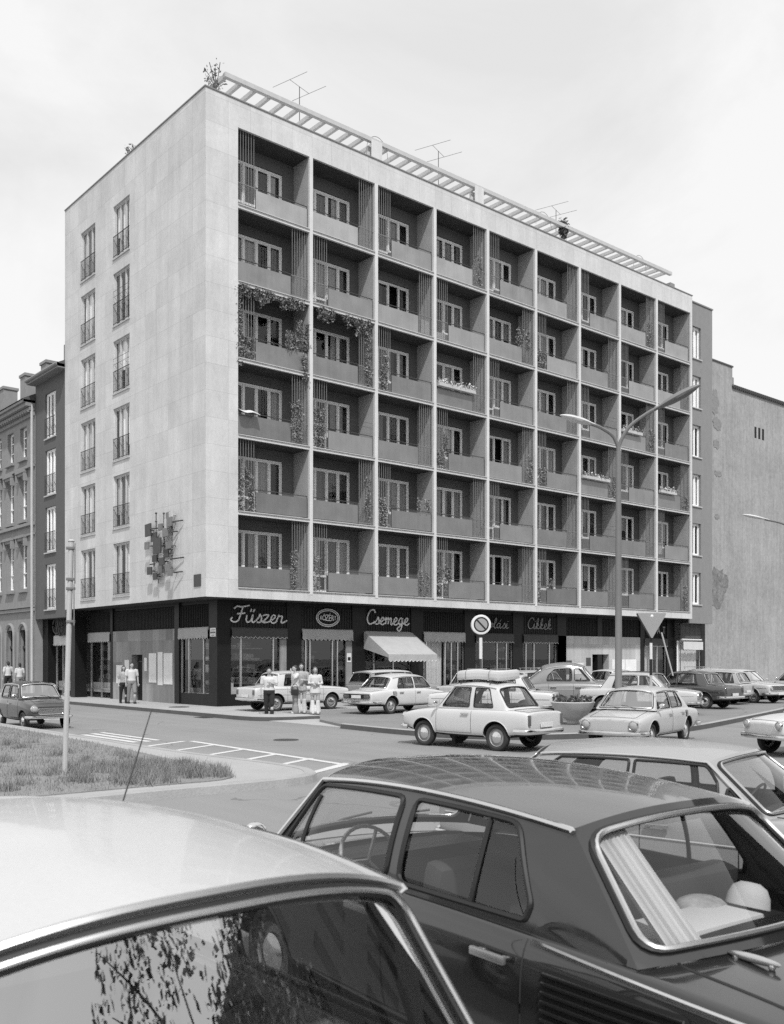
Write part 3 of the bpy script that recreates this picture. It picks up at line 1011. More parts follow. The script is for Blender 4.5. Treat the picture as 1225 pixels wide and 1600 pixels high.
# marble wall with the street door (side street)
bm = BM()
gridwall(bm, (SB, 10.9, .14), (0, -1, 0), (0, 0, 1), 10.9 - 4.75, 3.2, [(2.0, 3.1, 0.0, 2.1)], .35, N=(-1, 0, 0))
obj('marble_wall', bm, M['marble'], bld, smooth=0)
ribbed('sign_board', bld, (SB + .1, 10.9, 0), (0, -1, 0), 6.15, 3.36, 4.28, (-1, 0, 0))
bm = BM()
box(bm, SB + .3, SB + .36, 7.8, 8.9, .15, 2.24)
for y in (7.86, 8.3, 8.78): box(bm, SB + .27, SB + .3, y, y + .06, .15, 2.24, 1)
box(bm, SB + .27, SB + .3, 7.8, 8.9, 1.9, 1.96, 1)
obj('street_door', bm, [M['dark'], M['steel']], bld, smooth=0)
for y0, y1, z0, z1 in ((4.95, 5.75, .95, 2.3), (5.85, 6.3, .9, 2.35), (6.45, 7.15, 1.0, 2.3), (9.15, 9.6, .9, 2.0), (9.75, 10.5, .9, 1.75), (7.35, 7.6, 1.5, 2.1)):
    bm = BM(); box(bm, SB - .012, SB - .002, y0, y1, z0, z1); obj('poster', bm, M['paper'], bld, smooth=0)
shopfront((SB + .1, DL, 0), (0, -1, 0), (-1, 0, 0), 2.5, (.5,), 71)
ribbed('sign_board', bld, (SB + .06, DL, 0), (0, -1, 0), 2.5, 3.3, 4.28, (-1, 0, 0))
awning(bld, (SB + .06, DL, 0), (0, -1, 0), (-1, 0, 0), 2.5, 3.28, 0, 0, .34, 'awning')
# main front: marble entrance part and the last shop
bm = BM()
gridwall(bm, (22.1, SB, .14), (1, 0, 0), (0, 0, 1), 7.5, 3.15, [(3.0, 4.5, 0, 2.15)], .5, N=(0, -1, 0))
obj('marble_wall', bm, M['marble_sunlit'], bld, smooth=0)
ribbed('sign_board', bld, (22.1, SB + .1, 0), UX, 7.5, 3.3, 4.28, NX)
bm = BM()
box(bm, 25.1, 26.6, SB + .42, SB + .5, .15, 2.28)
for x in (25.1, 25.62, 26.16, 26.54): box(bm, x, x + .06, SB + .38, SB + .42, .15, 2.28, 1)
obj('street_door', bm, [M['dark'], M['steel']], bld, smooth=0)
for x0, x1, z0, z1, mm in ((24.55, 24.95, 1.65, 2.1, 'steel'), (26.9, 28.1, 1.1, 2.0, 'paper'), (28.15, 29.2, 1.1, 2.0, 'paper'), (22.8, 23.3, 1.2, 1.95, 'steel'), (23.4, 24.3, 1.2, 1.8, 'paper')):
    bm = BM(); box(bm, x0, x1, SB - .014, SB - .002, z0, z1); obj('poster' if mm == 'paper' else 'name_plate', bm, M[mm], bld, smooth=0)
shopfront((30.0, SB + .1, 0), UX, NX, 2.3, (.3, .62), 72, curtain=[(.0, .6)], goods=False)
ribbed('sign_board', bld, (30.0, SB + .06, 0), UX, 2.3, 3.28, 4.28, NX)
awning(bld, (30.0, SB + .06, 0), UX, NX, 2.3, 3.2, 0, 0, .36, 'awning_dark', .09)

# --- roof: concrete ladder pergola, parapet blocks, penthouse, chimneys
bm = BM()
box(bm, .9, 31.1, .05, .23, 24.66, 24.84)
box(bm, .9, 31.1, 1.75, 1.95, 24.62, 24.86)
q = .98
while q < 31:
    box(bm, q - .06, q + .06, .23, 1.75, 24.65, 24.82)
    q += .69
for x in (1.0, 7.5, 14, 20.5, 27, 31): box(bm, x - .09, x + .09, 1.76, 1.94, ZT, 24.62)
obj('roof_pergola', bm, M['concrete'], bld, smooth=0)
for x in (8.2, 14.6):
    bm = BM(); box(bm, x, x + .6, .02, .045, ZT + .05, 24.75); box(bm, x, x + .6, .28, .4, ZT + .05, 24.55); obj('parapet_block', bm, M['white'], bld, smooth=0)
bm = BM()
box(bm, 3, 30, 5.0, 12, ZT, 24.5)
obj('roof_housing', bm, M['plaster_dark'], bld, smooth=0)
for x in (31.6, 32.3):
    bm = BM(); box(bm, x, x + .45, .5, 1.0, ZT, 24.5 if x < 32 else 24.25); obj('chimney', bm, M['plaster_mid'], bld, smooth=0)
for x in (8.6, 19.7, 28.0):                                    # pale hoops at the parapet
    bm = BM(); tube(bm, [(x + .6 * math.cos(a * PI / 12), .12, ZT + .35 + .75 * math.sin(a * PI / 12)) for a in range(0, 13)], .014, 4)
    obj('hoop', bm, M['bar'], bld)

# ------------------------------------------------------------------ writing on the front
GL = {
 'F': (1.25, [[(-.35, 1.65), (-.05, 1.95), (.5, 1.9), (1.35, 2.1)], [(.65, 1.93), (.5, 1.0), (.3, .2), (-.15, 0), (-.55, .25), (-.45, .55)], [(.1, 1.02), (.6, 1.08), (1.0, 1.15)]]),
 'u"': (1.05, [[(0, .9), (0, .3), (.2, 0), (.55, .25), (.7, .95), (.7, .2), (.88, 0), (1.08, .2)], [(.35, 1.3), (.45, 1.65)], [(.7, 1.3), (.82, 1.65)]]),
 's': (.85, [[(0, .1), (.4, .65), (.5, 1.05), (.76, .5), (.6, .05), (.25, .06)], [(.6, .05), (.9, .2)]]),
 'z': (.92, [[(.02, .85), (.25, 1.0), (.72, .9), (.15, .1), (.5, .05), (.95, .15)]]),
 'e': (.85, [[(0, .2), (.5, .55), (.6, .88), (.35, 1.0), (.13, .55), (.25, .08), (.6, 0), (.92, .25)]]),
 'r': (.95, [[(0, .2), (.2, 1.0), (.3, .85), (.65, .85), (.6, .2), (.8, .05), (1.3, .35)]]),
 'C': (1.25, [[(1.25, 1.6), (.95, 2.05), (.4, 1.85), (.08, .9), (.4, .1), (.9, .08), (1.3, .4)]]),
 'm': (1.3, [[(-.05, .6), (.12, 1.0), (.15, .05)], [(.16, .5), (.45, 1.0), (.55, .7), (.55, .05)], [(.56, .5), (.85, 1.0), (.97, .7), (1.0, .1), (1.15, 0), (1.35, .25)]]),
 'g': (.95, [[(.65, .85), (.35, 1.0), (.1, .55), (.25, .08), (.6, .3), (.7, .95), (.66, -.4), (.35, -.9), (0, -.55), (.55, -.05), (.98, .25)]]),
 "A'": (1.25, [[(-.15, .05), (.25, .4), (.8, 2.0), (1.0, .1), (1.25, .1)], [(.35, .75), (1.0, .75)], [(.95, 2.2), (1.15, 2.5)]]),
 'p': (.9, [[(0, .6), (.2, 1.0), (.1, -.9)], [(.15, .5), (.45, 1.0), (.75, .6), (.5, .05), (.15, .2)], [(.5, .05), (.92, .2)]]),
 'o': (.82, [[(.4, 1.0), (.1, .6), (.25, .05), (.6, .3), (.55, .9), (.4, 1.0), (.9, .75)]]),
 'l': (.58, [[(0, .2), (.4, 1.3), (.4, 1.95), (.2, 1.7), (.15, .4), (.35, 0), (.65, .2)]]),
 "a'": (.98, [[(.65, .85), (.35, 1.0), (.1, .5), (.3, .05), (.6, .4), (.7, .95), (.7, .15), (.85, .02), (1.05, .2)], [(.55, 1.3), (.75, 1.65)]]),
 'i': (.52, [[(0, .3), (.15, .95), (.15, .15), (.3, 0), (.58, .2)], [(.25, 1.3), (.28, 1.42)]]),
 'k': (.88, [[(0, .2), (.4, 1.3), (.4, 1.95), (.2, 1.7), (.15, 0)], [(.15, .4), (.5, .95), (.55, .65), (.2, .5), (.55, .05), (.92, .2)]]),
}
def script_sign(word, x, y, z, h, label, m, r=.03, width=None):
    bm = BM()
    adv = sum(GL[c][0] for c in word)
    sx = h if width is None else width / adv
    px = 0
    for c in word:
        a, st = GL[c]
        for s in st:
            pts = crom([(x + (px + u + .28 * v * .5) * sx, y, z + v * h) for u, v in s], 6)
            tube(bm, pts, r, 6, up=(0, 1, 0))
        px += a
    t = obj('neon_sign', bm, M[m])
    return tag(t, label, 'sign', None)
script_sign(['F', 'u"', 's', 'z', 'e', 'r'], bays[0][0] + .18, SB - .02, 3.55, .33, 'white script sign FŰSZER in handwriting above the corner grocery window', 'neon', .036, 2.35)
script_sign(['C', 's', 'e', 'm', 'e', 'g', 'e'], bays[2][0] + .0, SB - .02, 3.62, .32, 'white script sign CSEMEGE above the lowered awning', 'neon', .036, 2.55)
script_sign(["A'", 'p', 'o', 'l', "a'", 's', 'i'], bays[4][0] + .1, SB - .02, 3.6, .26, 'dull script sign ÁPOLÁSI partly behind the round road sign', 'neon2', .024, 2.25)
script_sign(['C', 'i', 'k', 'k', 'e', 'k'], bays[5][0] + .3, SB - .02, 3.62, .28, 'dull script sign CIKKEK above a dark awning', 'neon2', .024, 1.9)

def text_mesh(bm, s, x, y, z, size, N='y', ext=.015, sx=1.0, mi=0, center=True, M_=None):
    cu = bpy.data.curves.new('t', 'FONT'); cu.body = s; cu.size = size; cu.extrude = ext; cu.resolution_u = 3
    if center: cu.align_x = 'CENTER'
    o = bpy.data.objects.new('t', cu); COL.objects.link(o)
    bpy.context.view_layer.update()
    me = bpy.data.meshes.new_from_object(o)
    COL.objects.unlink(o); bpy.data.objects.remove(o); bpy.data.curves.remove(cu)
    t = bmesh.new(); t.from_mesh(me); bpy.data.meshes.remove(me)
    t.transform(M_ or (Matrix.Translation((x, y, z)) @ Matrix.Rotation(PI / 2, 4, 'X') @ Matrix.Diagonal((sx, 1, 1, 1))))
    for f in t.faces: f.material_index = mi
    merge(bm, t)

# oval sign: letters in an ellipse
bm = BM()
ex, ez = (bays[1][0] + bays[1][1]) / 2, 3.84
for a, b in ((.62, .38), (.54, .31)):
    tube(bm, [(ex + a * math.cos(q * PI / 20), SB - .03, ez + b * math.sin(q * PI / 20)) for q in range(40)], .022, 6, closed=True, up=(0, 1, 0))
for s, dx, sz in (('K', -.37, .24), ('Ö', -.21, .34), ('Z', -.05, .4), ('É', .1, .4), ('R', .25, .34), ('T', .39, .24)):
    text_mesh(bm, s, ex + dx, SB - .03, ez - sz * .35, sz, sx=.75)
tag(obj('oval_sign', bm, M['neon'], smooth=0), 'white oval shop sign reading KÖZÉRT above the grocery door', 'sign')
bm = BM()
for s, dx in (('O', .2), ('L', .75), ('A', 1.2), ('T', 1.75)): text_mesh(bm, s, 30.2 + dx, SB - .03, 3.55, .62, sx=.75)
tag(obj('letter_sign', bm, M['neon2'], smooth=0), 'dim letters OLAT above the last dark shop, behind the triangle sign', 'sign')
bm = BM()
box(bm, SB - .02, SB - .004, 1.3, 1.75, 2.95, 3.3)
for z, a, b, h in ((3.2, 1.36, 1.66, .03), (3.08, 1.33, 1.72, .07), (2.99, 1.4, 1.62, .03)):
    y = a
    while y < b:
        w = rnd.uniform(.018, .035)
        box(bm, SB - .0235, SB - .0201, y, min(y + w, b), z, z + h, 1)
        y += w + .014
tag(obj('street_name_plate', bm, [M['signwhite'], M['signblack']], smooth=0), 'small white street name plate on the black corner pillar', 'sign')
bm = BM()                                                     # small price board by the grocery door
box(bm, bays[1][1] - .3, bays[1][1] - .06, SB - .0, SB + .015, 1.9, 2.3); box(bm, bays[1][1] - .26, bays[1][1] - .1, SB - .006, SB - .0005, 1.98, 2.13, 1)
tag(obj('notice_board', bm, [M['signwhite'], M['signblack']], smooth=0), 'small white notice with a dark square beside the grocery door', 'notice')

# ------------------------------------------------------------------ metal relief of plates and rods on the end wall
sc = thing('wall_sculpture', 'dark abstract relief of metal plates and rods fixed to the pale end wall', 'sculpture', (0, 2.9, 6.5))
def sy(px): # pixel column of my survey sketch of the relief -> metres along the wall
    return 4.55 - (px - 290) / 490 * 2.95
def sz(py): return 8.02 - (py - 110) / 950 * 2.86
sm = [mk('relief_plate_dark', .07, .5, metal=.3, var=.3, scale=5), mk('relief_plate_grey', .2, .5, metal=.3, var=.4, scale=5), mk('relief_plate_pale', .55, .5, metal=.2, var=.2, scale=5)]
pl = [(295, 240, 380, 410, 0, .25), (360, 370, 440, 490, 0, .18), (305, 490, 365, 590, 1, .3), (375, 500, 440, 665, 2, .1), (445, 465, 555, 675, 0, .34), (490, 275, 545, 365, 1, .25),
      (555, 220, 625, 345, 2, .18), (620, 225, 685, 340, 1, .28), (560, 130, 620, 215, 1, .12), (628, 140, 670, 215, 2, .2), (555, 350, 625, 465, 1, .26), (575, 585, 620, 640, 0, .1),
      (615, 540, 680, 635, 1, .3), (570, 640, 630, 735, 0, .24), (385, 680, 455, 770, 0, .2), (465, 680, 522, 765, 2, .14), (515, 735, 580, 835, 0, .28), (400, 780, 455, 900, 2, .1),
      (330, 835, 395, 940, 0, .26), (405, 925, 460, 1015, 0, .22), (455, 830, 520, 935, 1, .16), (585, 830, 645, 930, 1, .24), (640, 905, 700, 995, 1, .3)]
for x0, y0, x1, y1, mi, d in pl:
    b = BM()
    c = Vector((-d, (sy(x0) + sy(x1)) / 2 - 2.9, (sz(y0) + sz(y1)) / 2 - 6.5))
    w, h = abs(sy(x0) - sy(x1)) / 2, abs(sz(y0) - sz(y1)) / 2
    box(b, -.03, .03, -w, w, -h, h, 0, .008, Matrix.Translation(c) @ Matrix.Rotation(rnd.uniform(-.06, .06), 4, 'X'))
    tube(b, [(c.x, c.y, c.z), (0, c.y - .03, c.z)], .025, 5)
    obj('plate', b, sm[mi], sc, smooth=0)
for x, y0, y1, d in ((425, 110, 330, .16), (530, 135, 470, .14), (665, 350, 540, .2), (665, 640, 800, .2), (380, 590, 830, .12), (470, 940, 1070, .2), (465, 770, 960, .15), (540, 370, 720, .16)):
    b = BM(); tube(b, [(-d, sy(x) - 2.9, sz(y0) - 6.5), (-d, sy(x) - 2.9, sz(y1) - 6.5)], .022, 5)
    for y in (y0, (y0 + y1) / 2): ellipsoid(b, (-d, sy(x) - 2.9, sz(y) - 6.5), (.05, .05, .05), 6, 4)
    obj('rod', b, sm[0], sc)
for x0, x1, y, d in ((385, 450, 320, .3), (690, 775, 285, .25), (705, 770, 955, .25), (330, 510, 795, .15), (640, 780, 770, .2), (670, 705, 415, .25), (565, 615, 570, .3)):
    b = BM(); tube(b, [(-d, sy(x0) - 2.9, sz(y) - 6.5), (-d * .3, sy(x1) - 2.9, sz(y - 6) - 6.5)], .028, 5); obj('rod', b, sm[0], sc)

# ------------------------------------------------------------------ TV antennas on the roof
def antenna(x, y, z, h, label, rot=.4, w=.75):
    t = thing('tv_antenna', label, 'antenna', (x, y, z), rot, 'tv antennas on the roof')
    b = BM(); tube(b, [(0, 0, 0), (0, 0, h)], .018, 5); obj('mast', b, M['steel'], t)
    b = BM()
    tube(b, [(-w, 0, h), (w, 0, h)], .012, 4)
    for q in (-w, w): tube(b, [(q, -.95, h), (q, .95, h)], .011, 4)
    obj('element', b, M['bar'], t)
antenna(5.2, 1.2, ZT, 2.5, 'two-element television antenna nearest the corner of the roof', .25, .62)
antenna(13.3, 1.2, ZT, 2.5, 'television antenna midway along the roof pergola', .35, .62)
antenna(22.2, 1.4, ZT, 2.4, 'television antenna behind the dark roof shrub', .3, .6)
# ------------------------------------------------------------------ neighbours
nb = thing('narrow_house', 'narrow dark rendered house with one column of french windows beside the pale block', 'building', (0, 0, 0))
Y0, Y1 = 13.66, 17.86
bm = BM()
hol = []
wz = [15.55 - 2.9 * k for k in range(4)]
for z in wz: hol.append((1.35, 2.75, z - 2.3 - 4.1, z - 4.1))
gridwall(bm, (.12, Y1, 4.1), (0, -1, 0), (0, 0, 1), Y1 - Y0, 12.2, hol, .13, N=(-1, 0, 0))
quad(bm, (.12, Y0, 4.1), (.12, Y1, 4.1), (12, Y1, 4.1), (12, Y0, 4.1))
quad(bm, (.12, Y1, 4.1), (.12, Y1, 16.3), (12, Y1, 16.3), (12, Y1, 4.1))
obj('wall', bm, M['plaster_dark'], nb, smooth=0)
bm = BM()
box(bm, -.35, .3, Y0, Y1, 16.25, 16.45); tube(bm, [(-.38, Y0, 16.42), (-.38, Y1, 16.42)], .09, 8)
obj('eaves', bm, M['coping'], nb, smooth=30)
bm = BM(); quad(bm, (-.4, Y0, 16.46), (5, Y0, 19.2), (5, Y1, 19.2), (-.4, Y1, 16.46)); quad(bm, (-.4, Y0, 16.46), (-.4, Y0 , 16.3), (5, Y0, 16.3), (5, Y0, 19.2))
rf = obj('roof', bm, M['roof_tile'], nb, smooth=0)
bm = BM(); box(bm, .6, 1.3, 14.6, 15.3, 16.6, 17.9); obj('chimney', bm, M['plaster_mid'], rf, smooth=0)
for q, z in enumerate(wz):
    w = window_unit(nb, (.22, Y1 - 1.35, 0), (0, -1, 0), (0, 0, 1), (-1, 0, 0), [0, .47, .93, 1.4], z - 2.28, z, fr=.07, seed=300 + q, curt=.2)
    bm = BM()
    ya, yb = Y1 - 2.74, Y1 - 1.36
    for zz in (z - 2.2, z - 1.3): box(bm, .06, .085, ya, yb, zz, zz + .025)
    for j in range(13): y = ya + (yb - ya) * j / 12; box(bm, .066, .08, y - .007, y + .007, z - 2.18, z - 1.3)
    obj('railing', bm, M['steel'], w, smooth=0)
    bm = BM(); box(bm, .05, .3, Y1 - 2.8, Y1 - 1.3, z - 2.36, z - 2.302); obj('sill', bm, M['concrete'], w, smooth=0)
for y0, y1 in ((Y0, Y0 + .55), (Y1 - .7, Y1)):
    bm = BM(); box(bm, .5, 1.1, y0, y1, .14, 4.1); obj('pillar', bm, M['black_tile'], nb, smooth=0)
bld_save, bld = bld, nb
shopfront((.95, Y1 - .7, 0), (0, -1, 0), (-1, 0, 0), Y1 - Y0 - 1.25, (.3, .75), 75)
ribbed('sign_board', nb, (.9, Y1 - .7, 0), (0, -1, 0), Y1 - Y0 - 1.25, 3.2, 4.08, (-1, 0, 0), 'plaster_dark')
awning(nb, (.9, Y1 - .75, 0), (0, -1, 0), (-1, 0, 0), Y1 - Y0 - 1.2, 3.2, 0, 0, .4, 'awning_light')
bld = bld_save
bm = BM()                                                       # looped metal emblem over that shop
for q in range(3):
    tube(bm, [(.62 - .07 * q, 15.75 + (.62 - .08 * q) * math.cos(a * PI / 14 + q) + .1 * q, 3.72 + (.5 - .05 * q) * math.sin(a * PI / 14 + q)) for a in range(0, 24)], .035, 6)
tube(bm, [(.5, 15.5, 3.2), (.5, 15.9, 4.05)], .035, 6); tube(bm, [(.5, 16.0, 3.25), (.5, 15.8, 4.0)], .035, 6)
tag(obj('emblem_sign', bm, M['steel']), 'dark looped tube emblem over the shop of the narrow dark house', 'sign')

# ornate old house
oh = thing('ornate_house', 'old stuccoed house with cornices, hooded windows and arched doors', 'building', (0, 0, 0))
Y0, Y1 = 17.87, 38.0
wy = [19.0 + 1.95 * q for q in range(9)]
bm = BM()
hol = []
for y in wy:
    u = Y1 - y - 1.05
    for z0, z1 in ((5.65, 8.15), (9.35, 11.6), (12.65, 14.3)): hol.append((u, u + .95, z0, z1))
    hol.append((u - .05, u + 1.0, .2, 3.45))
gridwall(bm, (.1, Y1, .14), (0, -1, 0), (0, 0, 1), Y1 - Y0, 15.6, hol, .25, N=(-1, 0, 0))
quad(bm, (.1, Y0, .14), (12, Y0, .14), (12, Y0, 15.7), (.1, Y0, 15.7))
obj('wall', bm, M['plaster_old'], oh, smooth=0)
bm = BM()
for z, d, h in ((4.55, .14, .16), (4.75, .2, .1), (8.55, .1, .1), (9.05, .18, .16), (12.1, .16, .14), (14.75, .12, .2), (15.0, .3, .16), (15.2, .48, .18), (15.4, .6, .12)):
    box(bm, .098 - d, .11, Y0, Y1, z, z + h)
for q in range(60): box(bm, -.25, .1, Y0 + .1 + q * .33, Y0 + .22 + q * .33, 14.92, 15.0)
obj('cornice', bm, M['plaster_old'], oh, smooth=0)
for q, y in enumerate(wy):
    if y > 27: continue
    for j, (z0, z1) in enumerate(((5.79, 8.29), (9.49, 11.74), (12.79, 14.44))):
        w = window_unit(oh, (.3, y + 1.05, 0), (0, -1, 0), (0, 0, 1), (-1, 0, 0), [0, .475, .95], z0, z1, fr=.06, seed=500 + q * 5 + j, curt=(.1 if j < 2 else .7))
        bm = BM()
        if j < 2:
            z = z1 + .0
            box(bm, -.14, .098, y - .1, y + 1.2, z + .2, z + .34); box(bm, -.06, .0975, y - .02, y + 1.12, z + .06, z + .21)
            for yy in (y - .08, y + 1.06): box(bm, -.12, .097, yy, yy + .12, z - .25, z + .205)
        if j < 2: obj('window_hood', bm, M['plaster_old'], w, smooth=0)
        bm = BM(); box(bm, -.06, .0965, y - .06, y + 1.16, z0 - .2, z0 - .06)
        obj('window_ledge', bm, M['plaster_old'], w, smooth=0)
        bm = BM()
        for f in (.34, .67): box(bm, .27, .31, y + .12, y + 1.03, z0 + (z1 - z0) * f - .025, z0 + (z1 - z0) * f + .025)
        obj('glazing_bar', bm, M['frame'], w, smooth=0)
    bm = BM()
    box(bm, .3, .36, y, y + 1.1, .14, 3.6); box(bm, .27, .3, y + .5, y + .56, .14, 2.6, 1); box(bm, .25, .3, y, y + 1.1, 2.6, 2.75, 1)
    for yy in (y + .06, y + .62): box(bm, .28, .3, yy, yy + .4, .4, 2.4, 1)
    ad = obj('arched_door', bm, [M['dark'], M['steel']], oh, smooth=0)
    bm = BM()
    pts = [(.06, y + .5 + .62 * math.cos(a * PI / 10), 3.3 + .62 * math.sin(a * PI / 10)) for a in range(11)]
    tube(bm, [(.06, y + 1.12, .2)] + pts + [(.06, y - .12, .2)], .1, 5)
    obj('door_arch', bm, M['plaster_old'], ad, smooth=0)
bm = BM(); tube(bm, [(-.05, Y0 + .05, .2), (-.05, Y0 + .05, 15.3)], .07, 8); obj('drainpipe', bm, M['galv'], oh)
bm = BM(); quad(bm, (-.55, Y0, 15.55), (5, Y0, 18.4), (5, Y1, 18.4), (-.55, Y1, 15.55)); quad(bm, (-.55, Y0, 15.55), (-.55, Y0, 15.4), (5, Y0, 15.4), (5, Y0, 18.4))
rf = obj('roof', bm, M['roof_tile'], oh, smooth=0)
for y in (18.4, 21.5, 25.0):
    bm = BM(); box(bm, .9, 1.7, y, y + .8, 15.9, 17.8); box(bm, .84, 1.76, y - .06, y + .86, 17.8, 17.95); obj('chimney', bm, M['plaster_old'], rf, smooth=0)

# grey wing beyond the right end
wg = thing('grey_wing', 'plain grey wing with one column of narrow windows between the balconies and the fire wall', 'building', (0, 0, 0))
XA, XB = 33.14, 35.75
bm = BM()
hol = []
for k in range(6): hol.append((.42, 1.35, 22.3 - 3 * k - 1.95 - 4.2, 22.3 - 3 * k - 4.2))
gridwall(bm, (XA, .25, 4.2), (1, 0, 0), (0, 0, 1), XB - XA, 19.5, hol, .2, N=(0, -1, 0))
quad(bm, (XA, .25, 4.2), (XB, .25, 4.2), (XB, 8, 4.2), (XA, 8, 4.2)); quad(bm, (XB, .25, 4.2), (XB, 8, 4.2), (XB, 8, 23.7), (XB, .25, 23.7))
quad(bm, (XA, .25, 23.7), (XB, .25, 23.7), (XB, 8, 23.7), (XA, 8, 23.7))
obj('wall', bm, M['plaster_mid'], wg, smooth=0)
bm = BM(); box(bm, XA, XB + .04, .2, .4, 23.702, 23.78); obj('coping', bm, M['coping'], wg, smooth=0)
for k in range(6):
    z = 22.3 - 3 * k
    w = window_unit(wg, (XA + .42, .42, 0), (1, 0, 0), (0, 0, 1), (0, -1, 0), [0, .465, .93], z - 1.95, z, fr=.09, seed=700 + k, curt=.15)
    bm = BM(); box(bm, XA + .36, XA + 1.41, .18, .42, z - 2.01, z - 1.952); obj('sill', bm, M['concrete'], w, smooth=0)
for x0, x1 in ((XB - .45, XB),):
    bm = BM(); box(bm, x0, x1, .75, SB + .5, .14, 4.2); obj('pillar', bm, M['black_tile'], wg, smooth=0)
bld_save, bld = bld, wg
shopfront((XA, .82, 0), UX, NX, XB - XA - .47, (), 76, curtain=[(0, 1)], goods=False)
ribbed('sign_board', wg, (XA, .78, 0), UX, XB - XA - .47, 3.3, 4.18, NX, 'plaster_dark')
awning(wg, (XA, .78, 0), UX, NX, XB - XA - .47, 3.2, .15, .12, .42, 'awning_light', .1)
bld = bld_save

# blank fire wall
fw = thing('fire_wall_house', 'house showing a tall blank stained plaster wall with a bare brick patch', 'building', (0, 0, 0))
XA = 36.35; YF = 1.3
bm = BM()
box(bm, XA, 58, YF, YF + 9, .0, 19.9)
box(bm, XA, XA + 3.55, YF, YF + .7, 19.9, 21.2)
obj('wall', bm, M['plaster_fire'], fw, smooth=0)
bm = BM()
x = XA + 3.6
while x < 58:
    tube(bm, [(x, YF - .15, 19.92), (x, YF + 1.2, 20.5)], .13, 6); x += .26
box(bm, XA - .03, XA + 3.6, YF - .06, YF + .75, 21.202, 21.29)
rf = obj('roof', bm, M['roof_tile'], fw, smooth=30)
bm = BM(); box(bm, XA + 4.6, XA + 5.1, YF + .8, YF + 1.3, 20.2, 21.0); obj('chimney', bm, M['plaster_mid'], rf, smooth=0)
bm = BM()
for q in range(3): box(bm, XA + 6.35 + .5 * q, XA + 6.6 + .5 * q, YF - .012, YF - .002, 17.0, 17.75)
obj('air_slot', bm, M['dark'], fw, smooth=0)
def patch(cx, cz, rx, rz, seed, m='brick'):
    r = random.Random(seed)
    o = [Vector((cx + rx * math.cos(a * PI / 12) * r.uniform(.72, 1.18), cz + rz * math.sin(a * PI / 12) * r.uniform(.72, 1.18))) for a in range(24)]
    b = cdt_panel(o, [], .12, lambda u, v: Vector((u, YF - .006 - r.uniform(0, .022), v)))
    return obj('bare_brick_patch', b, M[m], fw, smooth=0)
patch(XA + 1.65, 6.75, 1.35, 1.3, 5)
for cx, cz, rx, rz, s in ((XA + 1.4, 18.6, .5, .8, 6), (XA + 1.7, 17.2, .55, .45, 7), (XA + 1.6, 15.9, .45, .3, 8), (XA + 1.8, 14.0, .5, .2, 9), (XA + 1.7, 11.2, .3, .2, 10)): patch(cx, cz, rx, rz, s, 'plaster_mid')
